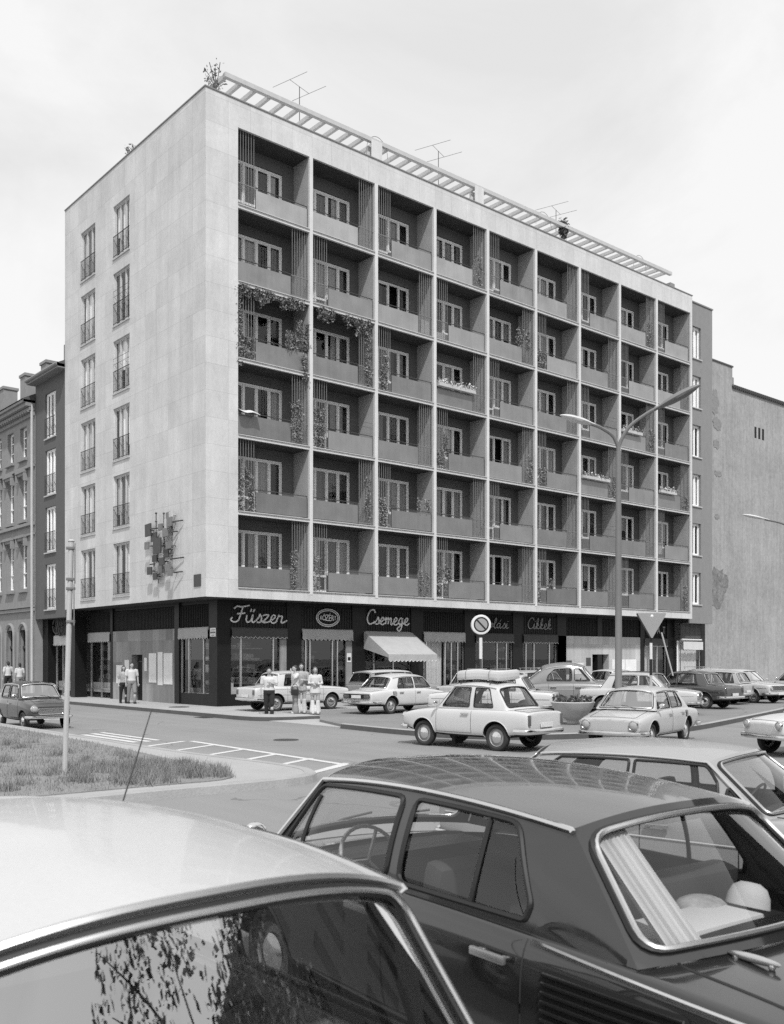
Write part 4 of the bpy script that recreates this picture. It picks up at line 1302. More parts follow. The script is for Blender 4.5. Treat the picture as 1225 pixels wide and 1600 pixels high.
# ------------------------------------------------------------------ cars
def car(name, label, loc, heading, S, pv, group='cars parked around the square', lining=.22):
    """S: dictionary of shape; car axes: x forward, y to its left, z up"""
    root = thing(name, label, S.get('cat', 'car'), loc, heading, group)
    pm = paint(pv, lining)
    r = random.Random(hash(S['id']) % 1000 if False else sum(map(ord, S['id'])))
    det = S.get('near', 0)
    # --- lower body: lofted cage, smoothed, wheel arches cut out
    st = S['st']
    sh = S.get('sh', .93)
    bm = BM()
    rings = []
    for (x, hw, zb, zs, zt) in st:
        h = zs - zb
        half = [(0, zb), (hw * .8, zb), (hw * .955, zb + .05), (hw * .995, zb + .3 * h), (hw, zb + .62 * h), (hw * .985, zs - .1 * h), (hw * sh, zs), (hw * .6, zs + (zt - zs) * .72), (0, zt)]
        ring = [bm.verts.new((x, y, z)) for y, z in half] + [bm.verts.new((x, -y, z)) for y, z in half[-2:0:-1]]
        rings.append(ring)
    n = len(rings[0])
    cr = bm.edges.layers.float.new('crease_edge')
    for A, B in zip(rings, rings[1:]):
        for k in range(n): bm.faces.new((A[k], A[(k + 1) % n], B[(k + 1) % n], B[k]))
    bm.faces.new(rings[0][::-1]); bm.faces.new(rings[-1])
    bm.edges.ensure_lookup_table()
    for A, B in zip(rings, rings[1:]):
        for k in (6, n - 6):
            e = bm.edges.get((A[k], B[k]))
            if e: e[cr] = S.get('crease', .55)
    for R_ in (rings[0], rings[-1]):
        for k in range(n):
            e = bm.edges.get((R_[k], R_[(k + 1) % n]))
            if e: e[cr] = .5
    bmesh.ops.recalc_face_normals(bm, faces=bm.faces[:])
    me = bpy.data.meshes.new('b'); bm.to_mesh(me); bm.free()
    o = bpy.data.objects.new('b', me); COL.objects.link(o)
    md = o.modifiers.new('s', 'SUBSURF'); md.levels = 3 if det else 2; md.render_levels = md.levels
    wr, ar = S['wr'], S.get('ar', S['wr'] * 1.17)
    cut = BM()
    for wx in (S['wf'], S['wb']):
        for sgn in (1, -1):
            t = BM(); lathe(t, [(ar, -.26), (ar, .3)], 36, AX('y', (wx, sgn * (S['tr'] + .02), wr + .02)), cap=True)
            bmesh.ops.recalc_face_normals(t, faces=t.faces[:]); merge(cut, t)
    cm = bpy.data.meshes.new('c'); cut.to_mesh(cm); cut.free()
    co = bpy.data.objects.new('c', cm); COL.objects.link(co)
    bo = o.modifiers.new('b', 'BOOLEAN'); bo.object = co; bo.operation = 'DIFFERENCE'; bo.solver = 'EXACT'
    bpy.context.view_layer.update()
    dg = bpy.context.evaluated_depsgraph_get()
    ev = o.evaluated_get(dg)
    me2 = bpy.data.meshes.new_from_object(ev)
    for q in (o, co): COL.objects.unlink(q); bpy.data.objects.remove(q)
    bm = BM(); bm.from_mesh(me2)
    bpy.data.meshes.remove(me2); bpy.data.meshes.remove(me); bpy.data.meshes.remove(cm)
    full = bm.copy()
    tree = BVHTree.FromBMesh(full)
    def hy(x, z, s=1):
        h_ = tree.ray_cast(Vector((x, s * 3, z)), Vector((0, -s, 0)))
        return h_[0].y if h_[0] else s * S['tr']
    def hx(y, z, s=1):
        h_ = tree.ray_cast(Vector((s * 4, y, z)), Vector((-s, 0, 0)))
        return h_[0].x if h_[0] else s * 2
    def hz(x, y):
        h_ = tree.ray_cast(Vector((x, y, 3)), Vector((0, 0, -1)))
        return h_[0].z if h_[0] else .8
    g = S['gh']
    Ab, At, Cb, Ct = (Vector(g[k]) for k in ('Ab', 'At', 'Cb', 'Ct'))
    # lid under the cabin away; underside and arches dark
    cabx0, cabx1 = Cb.x + .06, Ab.x - .04
    kill = []
    for f in bm.faces:
        c = f.calc_center_median()
        yb_ = Cb.y + (Ab.y - Cb.y) * (c.x - Cb.x) / (Ab.x - Cb.x)
        if cabx0 < c.x < cabx1 and abs(c.y) < yb_ - .035 and c.z > .6 and f.normal.z > .3: kill.append(f)
        arch = any(abs(math.hypot(c.x - wx, c.z - wr - .02)) < ar * 1.002 for wx in (S['wf'], S['wb']))
        f.material_index = 1 if (f.normal.z < -.6 and c.z < .6) or arch else 0
        f.smooth = True
    bmesh.ops.delete(bm, geom=kill, context='FACES')
    # doors as panels of their own
    doors = S.get('doors', [])
    for xs in sorted({q for d in doors for q in d}):
        bmesh.ops.bisect_plane(bm, geom=bm.verts[:] + bm.edges[:] + bm.faces[:], plane_co=(xs, 0, 0), plane_no=(1, 0, 0), dist=1e-5)
    zd = S.get('zd', .34)
    bmesh.ops.bisect_plane(bm, geom=bm.verts[:] + bm.edges[:] + bm.faces[:], plane_co=(0, 0, zd), plane_no=(0, 0, 1), dist=1e-5)
    dp = []
    for a, b in doors:
        for s in (1, -1):
            fs = [f for f in bm.faces if a < f.calc_center_median().x < b and f.calc_center_median().y * s > .4 and f.calc_center_median().z > zd and f.material_index == 0]
            t = BM(); vm = {}
            for f in fs:
                vs = []
                for v in f.verts:
                    if v not in vm: vm[v] = t.verts.new(v.co)
                    vs.append(vm[v])
                q = t.faces.new(vs); q.smooth = True
            bmesh.ops.delete(bm, geom=fs, context='FACES')
            dp.append((a, b, s, t))
    for wx in (S['wf'], S['wb']):                                     # rolled lips of the arches
        for s in (1, -1):
            pts = []
            for k in range(25):
                a = PI * (-.08 + 1.16 * k / 24)
                x, z = wx + (ar + .004) * math.cos(a), wr + .02 + (ar + .004) * math.sin(a)
                if z < S.get('sill', .25): continue
                h_ = tree.ray_cast(Vector((wx + (ar + .012) * math.cos(a), s * 3, wr + .02 + (ar + .012) * math.sin(a))), Vector((0, -s, 0)))
                if h_[0] and abs(h_[0].y) > S['tr'] - .2: pts.append((x, h_[0].y - s * .002, z))
            if len(pts) > 3: tube(bm, pts, .012, 5, mi=0)
    body = obj('body', bm, [pm, M['under']], root, smooth=0)
    body.data.set_sharp_from_angle(angle=math.radians(40))
    for a, b, s, t in dp:
        d = obj('door', t, pm, root, smooth=0); d.data.set_sharp_from_angle(angle=math.radians(40))
        hb = BM()
        hxp, hzp = (a + .16, S.get('hz', .74))
        y = hy(hxp, hzp, s)
        t2 = BM(); box(t2, -.1, .1, -.011, .011, -.017, .017, 0, .007); t2.transform(Matrix.Translation((hxp, y + s * .034, hzp))); merge(hb, t2)
        for q in (-.07, .07): ellipsoid(hb, (hxp + q, y + s * .014, hzp), (.012, .024, .012), 8, 6)
        obj('handle', hb, M['alu'], d)
    sm_ = BM()                                                        # shut lines
    def seam(pts, rr=.006): tube(sm_, pts, rr, 4)
    for xs in sorted({q for d in doors for q in d}):
        for s in (1, -1):
            zz, pts = zd, []
            while zz < S['st'][3][3] + .2:
                y = hy(xs, zz, s)
                if abs(y) < S['tr'] - .12: break
                pts.append((xs, y, zz)); zz += .04
            if len(pts) > 2: seam(pts, .005)
    if doors:
        a, b = min(q[0] for q in doors), max(q[1] for q in doors)
        for s in (1, -1): seam([(a + (b - a) * k / 14, hy(a + (b - a) * k / 14, zd, s), zd) for k in range(15)], .005)
    for (x0, x1, yl, rr) in S.get('lids', []):                        # bonnet and boot lids
        pl = roundpoly([(x0, yl), (x1, yl), (x1, -yl), (x0, -yl)], rr, 4)
        pl = densify(pl, .06)
        seam([(p.x, p.y, hz(p.x, p.y) + .0005) for p in pl + pl[:1]], .006)
    obj('shut_line', sm_, M['rubber'], root)

    # --- greenhouse
    bow, rise, crown = g.get('bow', .02), g.get('rise', .035), g.get('crown', .07)
    def Bc(u):
        p = Cb.lerp(Ab, u); return p + Vector((0, .025 * 4 * u * (1 - u), g.get('brise', 0) * 4 * u * (1 - u)))
    def Tc(u):
        p = Ct.lerp(At, u); return p + Vector((0, .025 * 4 * u * (1 - u), rise * 4 * u * (1 - u)))
    def S3(u, v, s=1, off=0.0):
        p = Bc(u).lerp(Tc(u), v)
        p.y += bow * 4 * v * (1 - v) * min(1, 8 * max(0, u * (1 - u))) + off
        p.y *= s
        return p
    LB = (Ab.x - Cb.x); HB = (At.z - Ab.z) * 1.1
    def uv(x, z):
        v = .5
        for _ in range(14):
            c = Cb.x + (Ct.x - Cb.x) * v; a = Ab.x + (At.x - Ab.x) * v
            u = (x - c) / (a - c)
            b_, t_ = Bc(u), Tc(u)
            v = (z - b_.z) / (t_.z - b_.z)
        return Vector((u * LB, v * HB))
    step = .055 if det else .1
    wins = [roundpoly([uv(*p) for p in w], S.get('wrad', .04), 4) for w in g['win']]
    fr = BM()
    for s in (1, -1):
        cdt_panel([Vector((0, 0)), Vector((LB, 0)), Vector((LB, HB)), Vector((0, HB))], wins, step, lambda a, b: S3(a / LB, b / HB, s), fr, flip=(s > 0))
    # windscreen (e=1) and rear window (e=0)
    def E3(e, p, t, off=0.0):
        b, c = (Ab, At) if e else (Cb, Ct)
        q = b.lerp(c, t)
        k = (1 - abs(p) ** 2.4)
        cv = g.get('cf', .16) if e else g.get('cr', .14)
        x = q.x + (cv if e else -cv) * (1 - p * p) * (1 - .35 * t) + (off if e else -off)
        return Vector((x, q.y * p, q.z + k * (crown * t + g.get('cb', .03) * (1 - t)) + off * .5))
    ends = {}
    for e, key in ((1, 'ws'), (0, 'rw')):
        p1, t0, t1, rr = g[key]
        yb2 = (Ab if e else Cb).y
        Hh = ((At - Ab) if e else (Ct - Cb)).length
        k0 = p1; k1 = p1 * g.get(key + 'k', 1.0)
        poly = roundpoly([(-k0 * yb2, t0 * Hh), (k0 * yb2, t0 * Hh), (k1 * yb2, t1 * Hh), (-k1 * yb2, t1 * Hh)], rr, 5)
        ends[e] = (poly, yb2, Hh)
        cdt_panel([Vector((-yb2, 0)), Vector((yb2, 0)), Vector((yb2, Hh)), Vector((-yb2, Hh))], [poly], step, lambda a, b: E3(e, a / yb2, b / Hh), fr, flip=(e == 0))
    # consistent outward normals
    bmesh.ops.remove_doubles(fr, verts=fr.verts[:], dist=.002)
    cc = (Ab + Cb) * .5; cc.y = 0; cc.z = .95
    for f in fr.faces:
        f.normal_update()
        if f.normal.dot(f.calc_center_median() - cc) < 0: f.normal_flip()
    fo = obj('window_surround', fr, S.get('pillar_m') or pm, root, smooth=50)
    # roof
    rb = BM()
    nu, npp = (28, 24) if det else (14, 12)
    grid = []
    for i in range(nu + 1):
        u = i / nu
        e0 = Tc(u)
        row = []
        for j in range(npp + 1):
            p = -1 + 2 * j / npp
            p = math.copysign(1 - (1 - abs(p)) ** 1.35, p)
            k = 1 - abs(p) ** 2.4
            x = e0.x + (1 - p * p) * (g.get('cf', .16) * .65 * max(0, u - .5) * 2 - g.get('cr', .14) * .65 * max(0, .5 - u) * 2)
            row.append(rb.verts.new((x, e0.y * p, e0.z + k * (crown + g.get('dome', .03) * 4 * u * (1 - u)))))
        grid.append(row)
    for A, B in zip(grid, grid[1:]):
        for k in range(npp): rb.faces.new((A[k], A[k + 1], B[k + 1], B[k]))
    for f in rb.faces:
        f.normal_update()
        if f.normal.z < 0: f.normal_flip()
    roof = obj('roof', rb, paint(S['roofv'], lining + .1) if 'roofv' in S else pm, root, smooth=60)
    # drip rail, seals, trims
    for s in (1, -1):
        rl = BM()
        pts = [Tc(1 - k / 20) for k in range(21)]
        pts = [Vector((p.x, s * (p.y + .012), p.z - .004)) for p in pts]
        ap = [Vector((q.x, s * (q.y + .012), q.z)) for q in (Ab.lerp(At, t) for t in g.get('rail_a', (.75, .9)))]
        cp = [Vector((q.x, s * (q.y + .012), q.z)) for q in (Cb.lerp(Ct, t) for t in g.get('rail_c', (.97,))[::-1])]
        tube(rl, ap + pts + cp, .014, 6)
        obj('drip_rail', rl, M['chrome'] if g.get('chrome') else pm, root)
    for e in ((0, 1) if g.get('end_rail') else ()):
        rl = BM(); tube(rl, [E3(e, -1 + 2 * k / 24, 1.0, .006) for k in range(25)], .011, 6)
        obj('roof_edge_trim', rl, M['alu'], root)
    se = BM()
    for w in wins:
        pts = densify(w, .05)
        for s in (1, -1): tube(se, [S3(p.x / LB, p.y / HB, s, .002) for p in pts], .013, 6, closed=True)
    for (x0, z0, x1, z1) in g.get('divs', []):
        for s in (1, -1):
            a_, b_ = uv(x0, z0), uv(x1, z1)
            tube(se, [S3(p.x / LB, p.y / HB, s, -.002) for p in (a_.lerp(b_, k / 8) for k in range(9))], .012, 6)
    for e in (0, 1):
        poly, yb2, Hh = ends[e]
        pts = densify(poly, .05)
        tube(se, [E3(e, p.x / yb2, p.y / Hh, .003) for p in pts], .017, 6, closed=True)
        if g.get('chrome'):
            ch = BM(); tube(ch, [E3(e, p.x / yb2 * .99, (p.y / Hh - .5) * .985 + .5, .016) for p in pts], S.get('trimr', .0115), 6, closed=True); obj('window_trim', ch, M['alu'], root)
    obj('window_seal', se, M['rubber'], root)
    for e, nm in ((1, 'windscreen'), (0, 'rear_window')):
        poly, yb2, Hh = ends[e]
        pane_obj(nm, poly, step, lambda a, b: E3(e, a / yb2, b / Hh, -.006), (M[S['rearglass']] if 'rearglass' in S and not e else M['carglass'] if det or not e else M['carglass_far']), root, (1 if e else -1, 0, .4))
    for w in wins:
        for s in (1, -1):
            pane_obj('side_window', w, step, lambda a, b: S3(a / LB, b / HB, s, -.007), M['carglass'], root, (0, s, .3))
    # --- inside
    it = BM()
    fx0, fx1 = Cb.x + .1, Ab.x - .05
    wy_ = min(Ab.y, Cb.y) - .09
    box(it, fx0, fx1, -wy_, wy_, .27, .3)
    box(it, fx1 - .28, fx1 + .12, -wy_, wy_, Ab.z - .2, Ab.z - .035, 0, .03)
    box(it, fx0 - .1, fx0 + S.get('shelf', .3), -wy_ * .98, wy_ * .98, Cb.z - .1, Cb.z - .06)
    obj('interior', it, M['dash'], root)
    mx_ = Ct.x + (At.x - Ct.x) * .55
    for sx, sw, sy_ in ((mx_ + .05, .5, .36), (mx_ + .05, .5, -.36), (fx0 + S.get('bench', .62), 1.15, 0)):
        sb = BM()
        hw_ = sw / 2 if sy_ else min(sw / 2, wy_ - .04)
        box(sb, sx - .08, sx + .42, sy_ - hw_, sy_ + hw_, .32, .52, 0, .05)
        t = BM(); box(t, -.07, .07, -hw_, hw_, 0, .56, 0, .05); t.transform(Matrix.Translation((sx - .08, sy_, .44)) @ Matrix.Rotation(-.22, 4, 'Y')); merge(sb, t)
        obj('seat' if sy_ else 'rear_bench', sb, M['seat'], root)
    sw_ = BM()
    X = Matrix.Translation((fx1 - .42, .36, Ab.z - .02)) @ Matrix.Rotation(-1.05, 4, 'Y')
    tube(sw_, [X @ Vector((.19 * math.cos(k * PI / 14), .19 * math.sin(k * PI / 14), 0)) for k in range(28)], .012, 6, closed=True)
    for k in (0, 2.1, 4.2): tube(sw_, [X @ Vector((0, 0, -.03)), X @ Vector((.19 * math.cos(k + 1.57), .19 * math.sin(k + 1.57), 0))], .011, 5)
    tube(sw_, [X @ Vector((0, 0, -.03)), X @ Vector((0, 0, -.35))], .02, 6)
    obj('steering_wheel', sw_, M['lens'] if S.get('palewheel') else M['rubber'], root)
    # --- wheels
    for wx in (S['wf'], S['wb']):
        for s in (1, -1):
            t = BM()
            hw_ = .075
            lathe(t, [(wr * .66, hw_ * .7), (wr * .8, hw_ * 1.02), (wr * .94, hw_ * .92), (wr, hw_ * .6), (wr, -hw_ * .6), (wr * .94, -hw_ * .92), (wr * .7, -hw_)], 32, AX('y' if s > 0 else '-y', (0, 0, 0)))
            wo_ = obj('wheel', t, M['tyre'], root); wo_.location = (wx, s * S['tr'], wr)
            t = BM()
            lathe(t, [(wr * .67, hw_ * .72), (wr * .64, hw_ * .55), (wr * .6, hw_ * .3), (wr * .5, hw_ * .42), (wr * .44, hw_ * .5)], 28, AX('y' if s > 0 else '-y', (0, 0, 0)))
            lathe(t, [(wr * .44, hw_ * .5), (wr * .42, hw_ * .75), (wr * .3, hw_ * .98), (wr * .12, hw_ * 1.08), (0.0005, hw_ * 1.1)], 28, AX('y' if s > 0 else '-y', (0, 0, 0)), 1)
            obj('hubcap', t, [M['hub'], M['chrome']], wo_)
    # --- bumpers, lamps, plates
    for e, key in ((1, 'bf'), (-1, 'bb')):
        if key not in S: continue
        z, wrap, th = S[key]
        hwb = S['st'][-3 if e > 0 else 2][1]
        xe = S['st'][-1 if e > 0 else 0][0]
        pts = [(xe - e * wrap, hwb + .035, z), (xe - e * .12, hwb + .03, z), (xe + e * .02, hwb - .06, z), (xe + e * .065, hwb * .5, z), (xe + e * .075, 0, z)]
        pts = pts + [(x, -y, z_) for x, y, z_ in pts[-2::-1]]
        b = BM(); tube(b, crom(pts, 6), th, 8, ry=.022)
        for y in (.28, -.28):
            if S.get('overriders'): box(b, xe + e * .06, xe + e * .11, y - .025, y + .025, z - .08, z + .09, 0, .012) if e > 0 else box(b, xe - .11, xe - .06, y - .025, y + .025, z - .08, z + .09, 0, .012)
        obj('bumper', b, M['chrome'], root)
    for (y, z, rr) in S.get('heads', []):
        for s in (1, -1):
            x = hx(s * y, z, 1)
            h = BM()
            lathe(h, [(rr * 1.22, -.06), (rr * 1.2, .018), (rr * 1.08, .034), (rr, .026)], 24, AX('x', (x, s * y, z)))
            lo = obj('headlight', h, M['chrome'], root)
            h = BM(); lathe(h, [(rr, .02), (rr * .8, .036), (rr * .45, .047), (.0005, .05)], 24, AX('x', (x, s * y, z))); obj('lens', h, M['lens'], lo)
    for (y, z, hw_, hh) in S.get('tails', []):
        for s in (1, -1):
            x = hx(s * y, z, -1)
            h = BM(); box(h, x - .03, x + .06, s * y - hw_, s * y + hw_, z - hh, z + hh, 0, .012)
            obj('taillight', h, M['redlens'], root)
    for e, key in ((1, 'pf'), (-1, 'pb')):
        if key in S and not (e > 0 and 'nof' in S):
            z = S[key]; x = hx(0, z, e) + e * S.get('px' + key[1], .03)
            h = BM(); box(h, min(x, x + e * .012), max(x, x + e * .012), -.23, .23, z - .055, z + .055); obj('number_plate', h, M['plate'], root, smooth=0)
    for (y0, y1, z0, z1, nbar, e, mat_) in S.get('grille', []):        # recessed grille or dark rear panel with bars
        b = BM()
        K = 14
        for k in range(K):
            ya, yb2 = y0 + (y1 - y0) * k / K, y0 + (y1 - y0) * (k + 1) / K
            quad(b, *[(hx(yy, zz, e) + e * .006, yy, zz) for yy, zz in ((ya, z0), (yb2, z0), (yb2, z1), (ya, z1))], 0)
            for j in range(nbar):
                zz = z0 + (z1 - z0) * (j + .5) / nbar
                tube(b, [(hx(ya, zz, e) + e * .012, ya, zz), (hx(yb2, zz, e) + e * .012, yb2, zz)], .006, 4, mi=1, cap=False)
        ring = [(y0, z0), (y1, z0), (y1, z1), (y0, z1)]
        ring = densify(roundpoly(ring, min(.05, (z1 - z0) * .3), 3), .08)
        tube(b, [(hx(p.x, p.y, e) + e * .012, p.x, p.y) for p in ring], .011, 5, closed=True, mi=1)
        obj('grille' if e > 0 else 'rear_panel', b, [M[mat_], M['chrome']], root)
    for (x0, x1, z0, z1, rr) in S.get('trims', []):
        for s in (1, -1):
            tr = BM(); pts = []
            for k in range(25):
                x = x0 + (x1 - x0) * k / 24; z = z0 + (z1 - z0) * k / 24
                y = hy(x, z, s)
                pts.append((x, y + s * .004, z))
            tube(tr, pts, rr, 5); obj('side_trim', tr, M['chrome'], root)
    if S.get('vents'):
        x0, x1, z0, z1, nv = S['vents']
        for s in (1, -1):
            b = BM()
            ring = [(x0, z0), (x1, z0), (x1, z1), (x0, z1)]
            cdt_panel(roundpoly(ring, .03, 3), [], .04, lambda a, c: Vector((a, hy(a, c, s) + s * .004, c)), b)
            for j in range(nv):
                z = z0 + (z1 - z0) * (j + .5) / nv
                pts = [(x0 + .02 + (x1 - x0 - .04) * k / 8, 0, z) for k in range(9)]
                tube(b, [(x, hy(x, z, s) + s * .012, z) for x, _, z in pts], .0075, 5, mi=1)
            obj('air_vent', b, [M['under'], pm], root)
    wp = BM()
    for y in (.32, -.1):
        a, b = E3(1, y / Ab.y, .03, .02), E3(1, (y - .38) / Ab.y, .17, .02)
        tube(wp, [a, (a + b) / 2 + Vector((.01, 0, .01)), b], .007, 4)
    obj('wiper', wp, M['steel'], root)
    for s in ((1, -1) if S.get('mirrors') == 2 else (1,)):
        b = BM()
        y = hy(Ab.x - .12, Ab.z - .06, s)
        p = Vector((Ab.x - .06, y + s * .1, Ab.z + .12))
        tube(b, [(p.x + .05, y - s * .02, Ab.z - .05), p], .01, 5)
        ellipsoid(b, p, (.03, .075, .055), 12, 8)
        obj('wing_mirror', b, M['chrome'], root)
    fn = dict(hx=hx, hy=hy, hz=hz, E3=E3, S3=S3, Tc=Tc, pm=pm, g=g)
    return root, fn

# --- shapes ------------------------------------------------------------------ (x, half width, sill, shoulder, crown)
REAR = dict(id='rear engine saloon', st=[(-2.19, .70, .38, .74, .78), (-2.165, .735, .36, .77, .805), (-1.9, .775, .30, .81, .86), (-1.25, .805, .26, .855, .895), (-.6, .81, .23, .87, .90), (.2, .81, .23, .875, .90),
            (.85, .805, .24, .85, .90), (1.3, .795, .26, .79, .84), (1.78, .765, .30, .715, .755), (1.93, .745, .34, .685, .72), (1.97, .73, .37, .665, .70)],
    wf=1.2, wb=-1.2, wr=.295, tr=.66, ar=.345, doors=[(-.9, .0), (0, .9)], zd=.33, hz=.76, crease=.75,
    gh=dict(Ab=(1.0, .735, .86), At=(.6, .58, 1.285), Cb=(-1.40, .715, .85), Ct=(-.96, .57, 1.265), rise=.05, crown=.075, dome=.02, cf=.17, cr=.16, bow=.025,
            win=[[(.88, .905), (.63, 1.25), (.045, 1.278), (.045, .905)], [(-.045, .905), (-.045, 1.278), (-.70, 1.255), (-.87, .97), (-.85, .905)]], divs=[(.74, .905, .70, 1.19), (-.55, .905, -.545, 1.27)],
            ws=(.93, .08, .93, .09), rw=(.9, .09, .92, .1), rwk=1.0, chrome=True, rail_a=(.05, .3, .6, .9)),
    heads=[(.575, .56, .098)], tails=[(.5, .62, .12, .065)], bf=(.37, .35, .045), bb=(.42, .4, .05), pf=.3, pxf=.07, pb=.62,
    grille=[(-.66, .66, .54, .72, 0, -1, 'under')], lids=[(.98, 1.84, .56, .12), (-2.08, -1.42, .58, .1)], vents=(-1.16, -.97, .64, .8, 6), mirrors=1)
BOXY = dict(id='boxy saloon', st=[(-2.06, .70, .38, .82, .86), (-2.03, .74, .36, .86, .89), (-1.7, .78, .30, .88, .93), (-1.2, .80, .26, .89, .93), (-.5, .805, .24, .89, .92), (.2, .805, .24, .89, .92),
            (.75, .80, .25, .885, .93), (1.3, .79, .27, .86, .90), (1.85, .76, .30, .82, .85), (2.0, .735, .36, .79, .81), (2.02, .72, .38, .76, .79)],
    wf=1.22, wb=-1.2, wr=.3, tr=.655, ar=.35, doors=[(-.75, .02), (.02, .82)], zd=.35, hz=.76, crease=.85,
    gh=dict(Ab=(.82, .73, .885), At=(.34, .59, 1.37), Cb=(-1.3, .715, .885), Ct=(-.98, .585, 1.36), rise=.03, crown=.06, dome=.015, cf=.12, cr=.08,
            win=[[(.70, .93), (.33, 1.33), (.06, 1.34), (.06, .93)], [(-.02, .93), (-.02, 1.345), (-.75, 1.335), (-.88, .93)]],
            ws=(.93, .08, .93, .06), rw=(.9, .12, .9, .06), chrome=True),
    heads=[(.58, .66, .075)], tails=[(.6, .70, .06, .09)], bf=(.42, .3, .045), bb=(.45, .3, .045), pf=.43, pxf=.1, pb=.56,
    grille=[(-.48, .48, .58, .74, 4, 1, 'under')], lids=[(.95, 1.93, .6, .05), (-1.98, -1.42, .6, .05)], trims=[(-1.95, 1.9, .66, .66, .008)], mirrors=1)
ROUND = dict(id='rounded saloon', st=[(-2.15, .60, .40, .66, .72), (-2.1, .68, .36, .74, .80), (-1.7, .76, .28, .84, .93), (-1.15, .82, .25, .90, .98), (-.5, .84, .24, .93, .98), (.2, .84, .24, .935, .98),
            (.7, .835, .25, .93, 1.0), (1.2, .82, .27, .90, .99), (1.75, .77, .30, .82, .9), (2.02, .68, .36, .74, .80), (2.06, .62, .40, .70, .75)],
    wf=1.28, wb=-1.22, wr=.33, tr=.66, ar=.375, doors=[(-.8, .02), (.02, .85)], zd=.34, hz=.8, crease=.2, sh=.9,
    gh=dict(Ab=(.72, .74, .93), At=(.28, .585, 1.43), Cb=(-1.55, .69, .89), Ct=(-.85, .57, 1.41), rise=.07, crown=.1, dome=.03, cf=.15, cr=.16, bow=.035,
            win=[[(.6, 1.0), (.27, 1.385), (.05, 1.41), (.05, 1.0)], [(-.04, 1.0), (-.04, 1.415), (-.6, 1.38), (-.8, 1.2), (-.86, 1.0)]],
            ws=(.92, .1, .9, .12), rw=(.78, .22, .88, .14), chrome=True), wrad=.07,
    heads=[(.56, .70, .085)], tails=[(.55, .62, .05, .1)], bf=(.42, .3, .05), bb=(.43, .3, .05), pb=.52,
    grille=[(-.34, .34, .48, .64, 5, 1, 'under')], lids=[(.95, 1.95, .45, .12), (-2.02, -1.6, .5, .12)], trims=[(-2.0, 1.85, .72, .72, .009)], mirrors=1)
FIN = dict(id='small finned two stroke', st=[(-1.76, .66, .40, .80, .84), (-1.74, .70, .38, .83, .86), (-1.45, .725, .30, .86, .89), (-.95, .74, .26, .87, .905), (-.4, .75, .25, .87, .90), (.15, .75, .25, .87, .90),
            (.6, .745, .26, .865, .92), (1.1, .735, .29, .83, .90), (1.5, .71, .33, .78, .82), (1.72, .64, .40, .72, .75), (1.75, .60, .42, .69, .72)],
    wf=1.06, wb=-.96, wr=.29, tr=.62, ar=.335, doors=[(-.32, .66)], zd=.36, hz=.78, crease=.5,
    gh=dict(Ab=(.66, .665, .88), At=(.26, .55, 1.37), Cb=(-1.22, .66, .87), Ct=(-.86, .545, 1.345), rise=.04, crown=.07, dome=.02, cf=.13, cr=.1, bow=.02,
            win=[[(.53, .925), (.24, 1.33), (-.24, 1.345), (-.24, .925)], [(-.36, .925), (-.36, 1.345), (-.72, 1.325), (-.87, .925)]],
            ws=(.93, .08, .92, .08), rw=(.9, .1, .9, .08)),
    heads=[(.5, .66, .085)], tails=[(.62, .68, .04, .11)], bf=(.42, .25, .05), bb=(.44, .3, .055), pb=.58,
    grille=[(-.26, .26, .54, .68, 4, 1, 'under')], lids=[(.82, 1.66, .5, .1), (-1.68, -1.3, .52, .06)], mirrors=1)
MINI = dict(id='tiny boxy two door', st=[(-1.5, .56, .36, .74, .78), (-1.47, .62, .32, .80, .83), (-1.2, .68, .26, .84, .87), (-.7, .70, .22, .86, .89), (-.2, .705, .21, .86, .89), (.3, .705, .21, .86, .89),
            (.72, .70, .22, .85, .90), (1.05, .685, .24, .81, .87), (1.35, .65, .28, .74, .80), (1.5, .58, .34, .68, .71), (1.53, .53, .37, .64, .67)],
    wf=1.04, wb=-1.0, wr=.25, tr=.60, ar=.30, doors=[(-.2, .7)], zd=.3, hz=.72, crease=.3,
    gh=dict(Ab=(.72, .635, .86), At=(.36, .53, 1.285), Cb=(-1.26, .60, .84), Ct=(-1.0, .525, 1.27), rise=.035, crown=.06, dome=.02, cf=.1, cr=.1, bow=.02,
            win=[[(.6, .90), (.34, 1.24), (-.14, 1.255), (-.14, .90)], [(-.26, .90), (-.26, 1.255), (-.86, 1.24), (-.98, .90)]],
            ws=(.92, .08, .92, .08), rw=(.85, .15, .88, .1), chrome=True), wrad=.05,
    heads=[(.475, .60, .088)], tails=[(.5, .6, .04, .08)], bf=(.36, .2, .04), bb=(.36, .2, .04), pf=.34, pxf=.1, pb=.5,
    grille=[(-.36, .36, .44, .62, 7, 1, 'alu')], lids=[(.85, 1.42, .42, .12)], mirrors=2)
WAGON = dict(BOXY); WAGON.update(id='estate car', cat='estate car')
WAGON['gh'] = dict(BOXY['gh'], Cb=(-1.98, .70, .885), Ct=(-1.72, .585, 1.35),
    win=BOXY['gh']['win'][:1] + [[(-.02, .93), (-.02, 1.345), (-.72, 1.345), (-.72, .93)], [(-.82, .93), (-.82, 1.343), (-1.6, 1.325), (-1.74, .93)]], rw=(.88, .12, .88, .06), cr=.03)
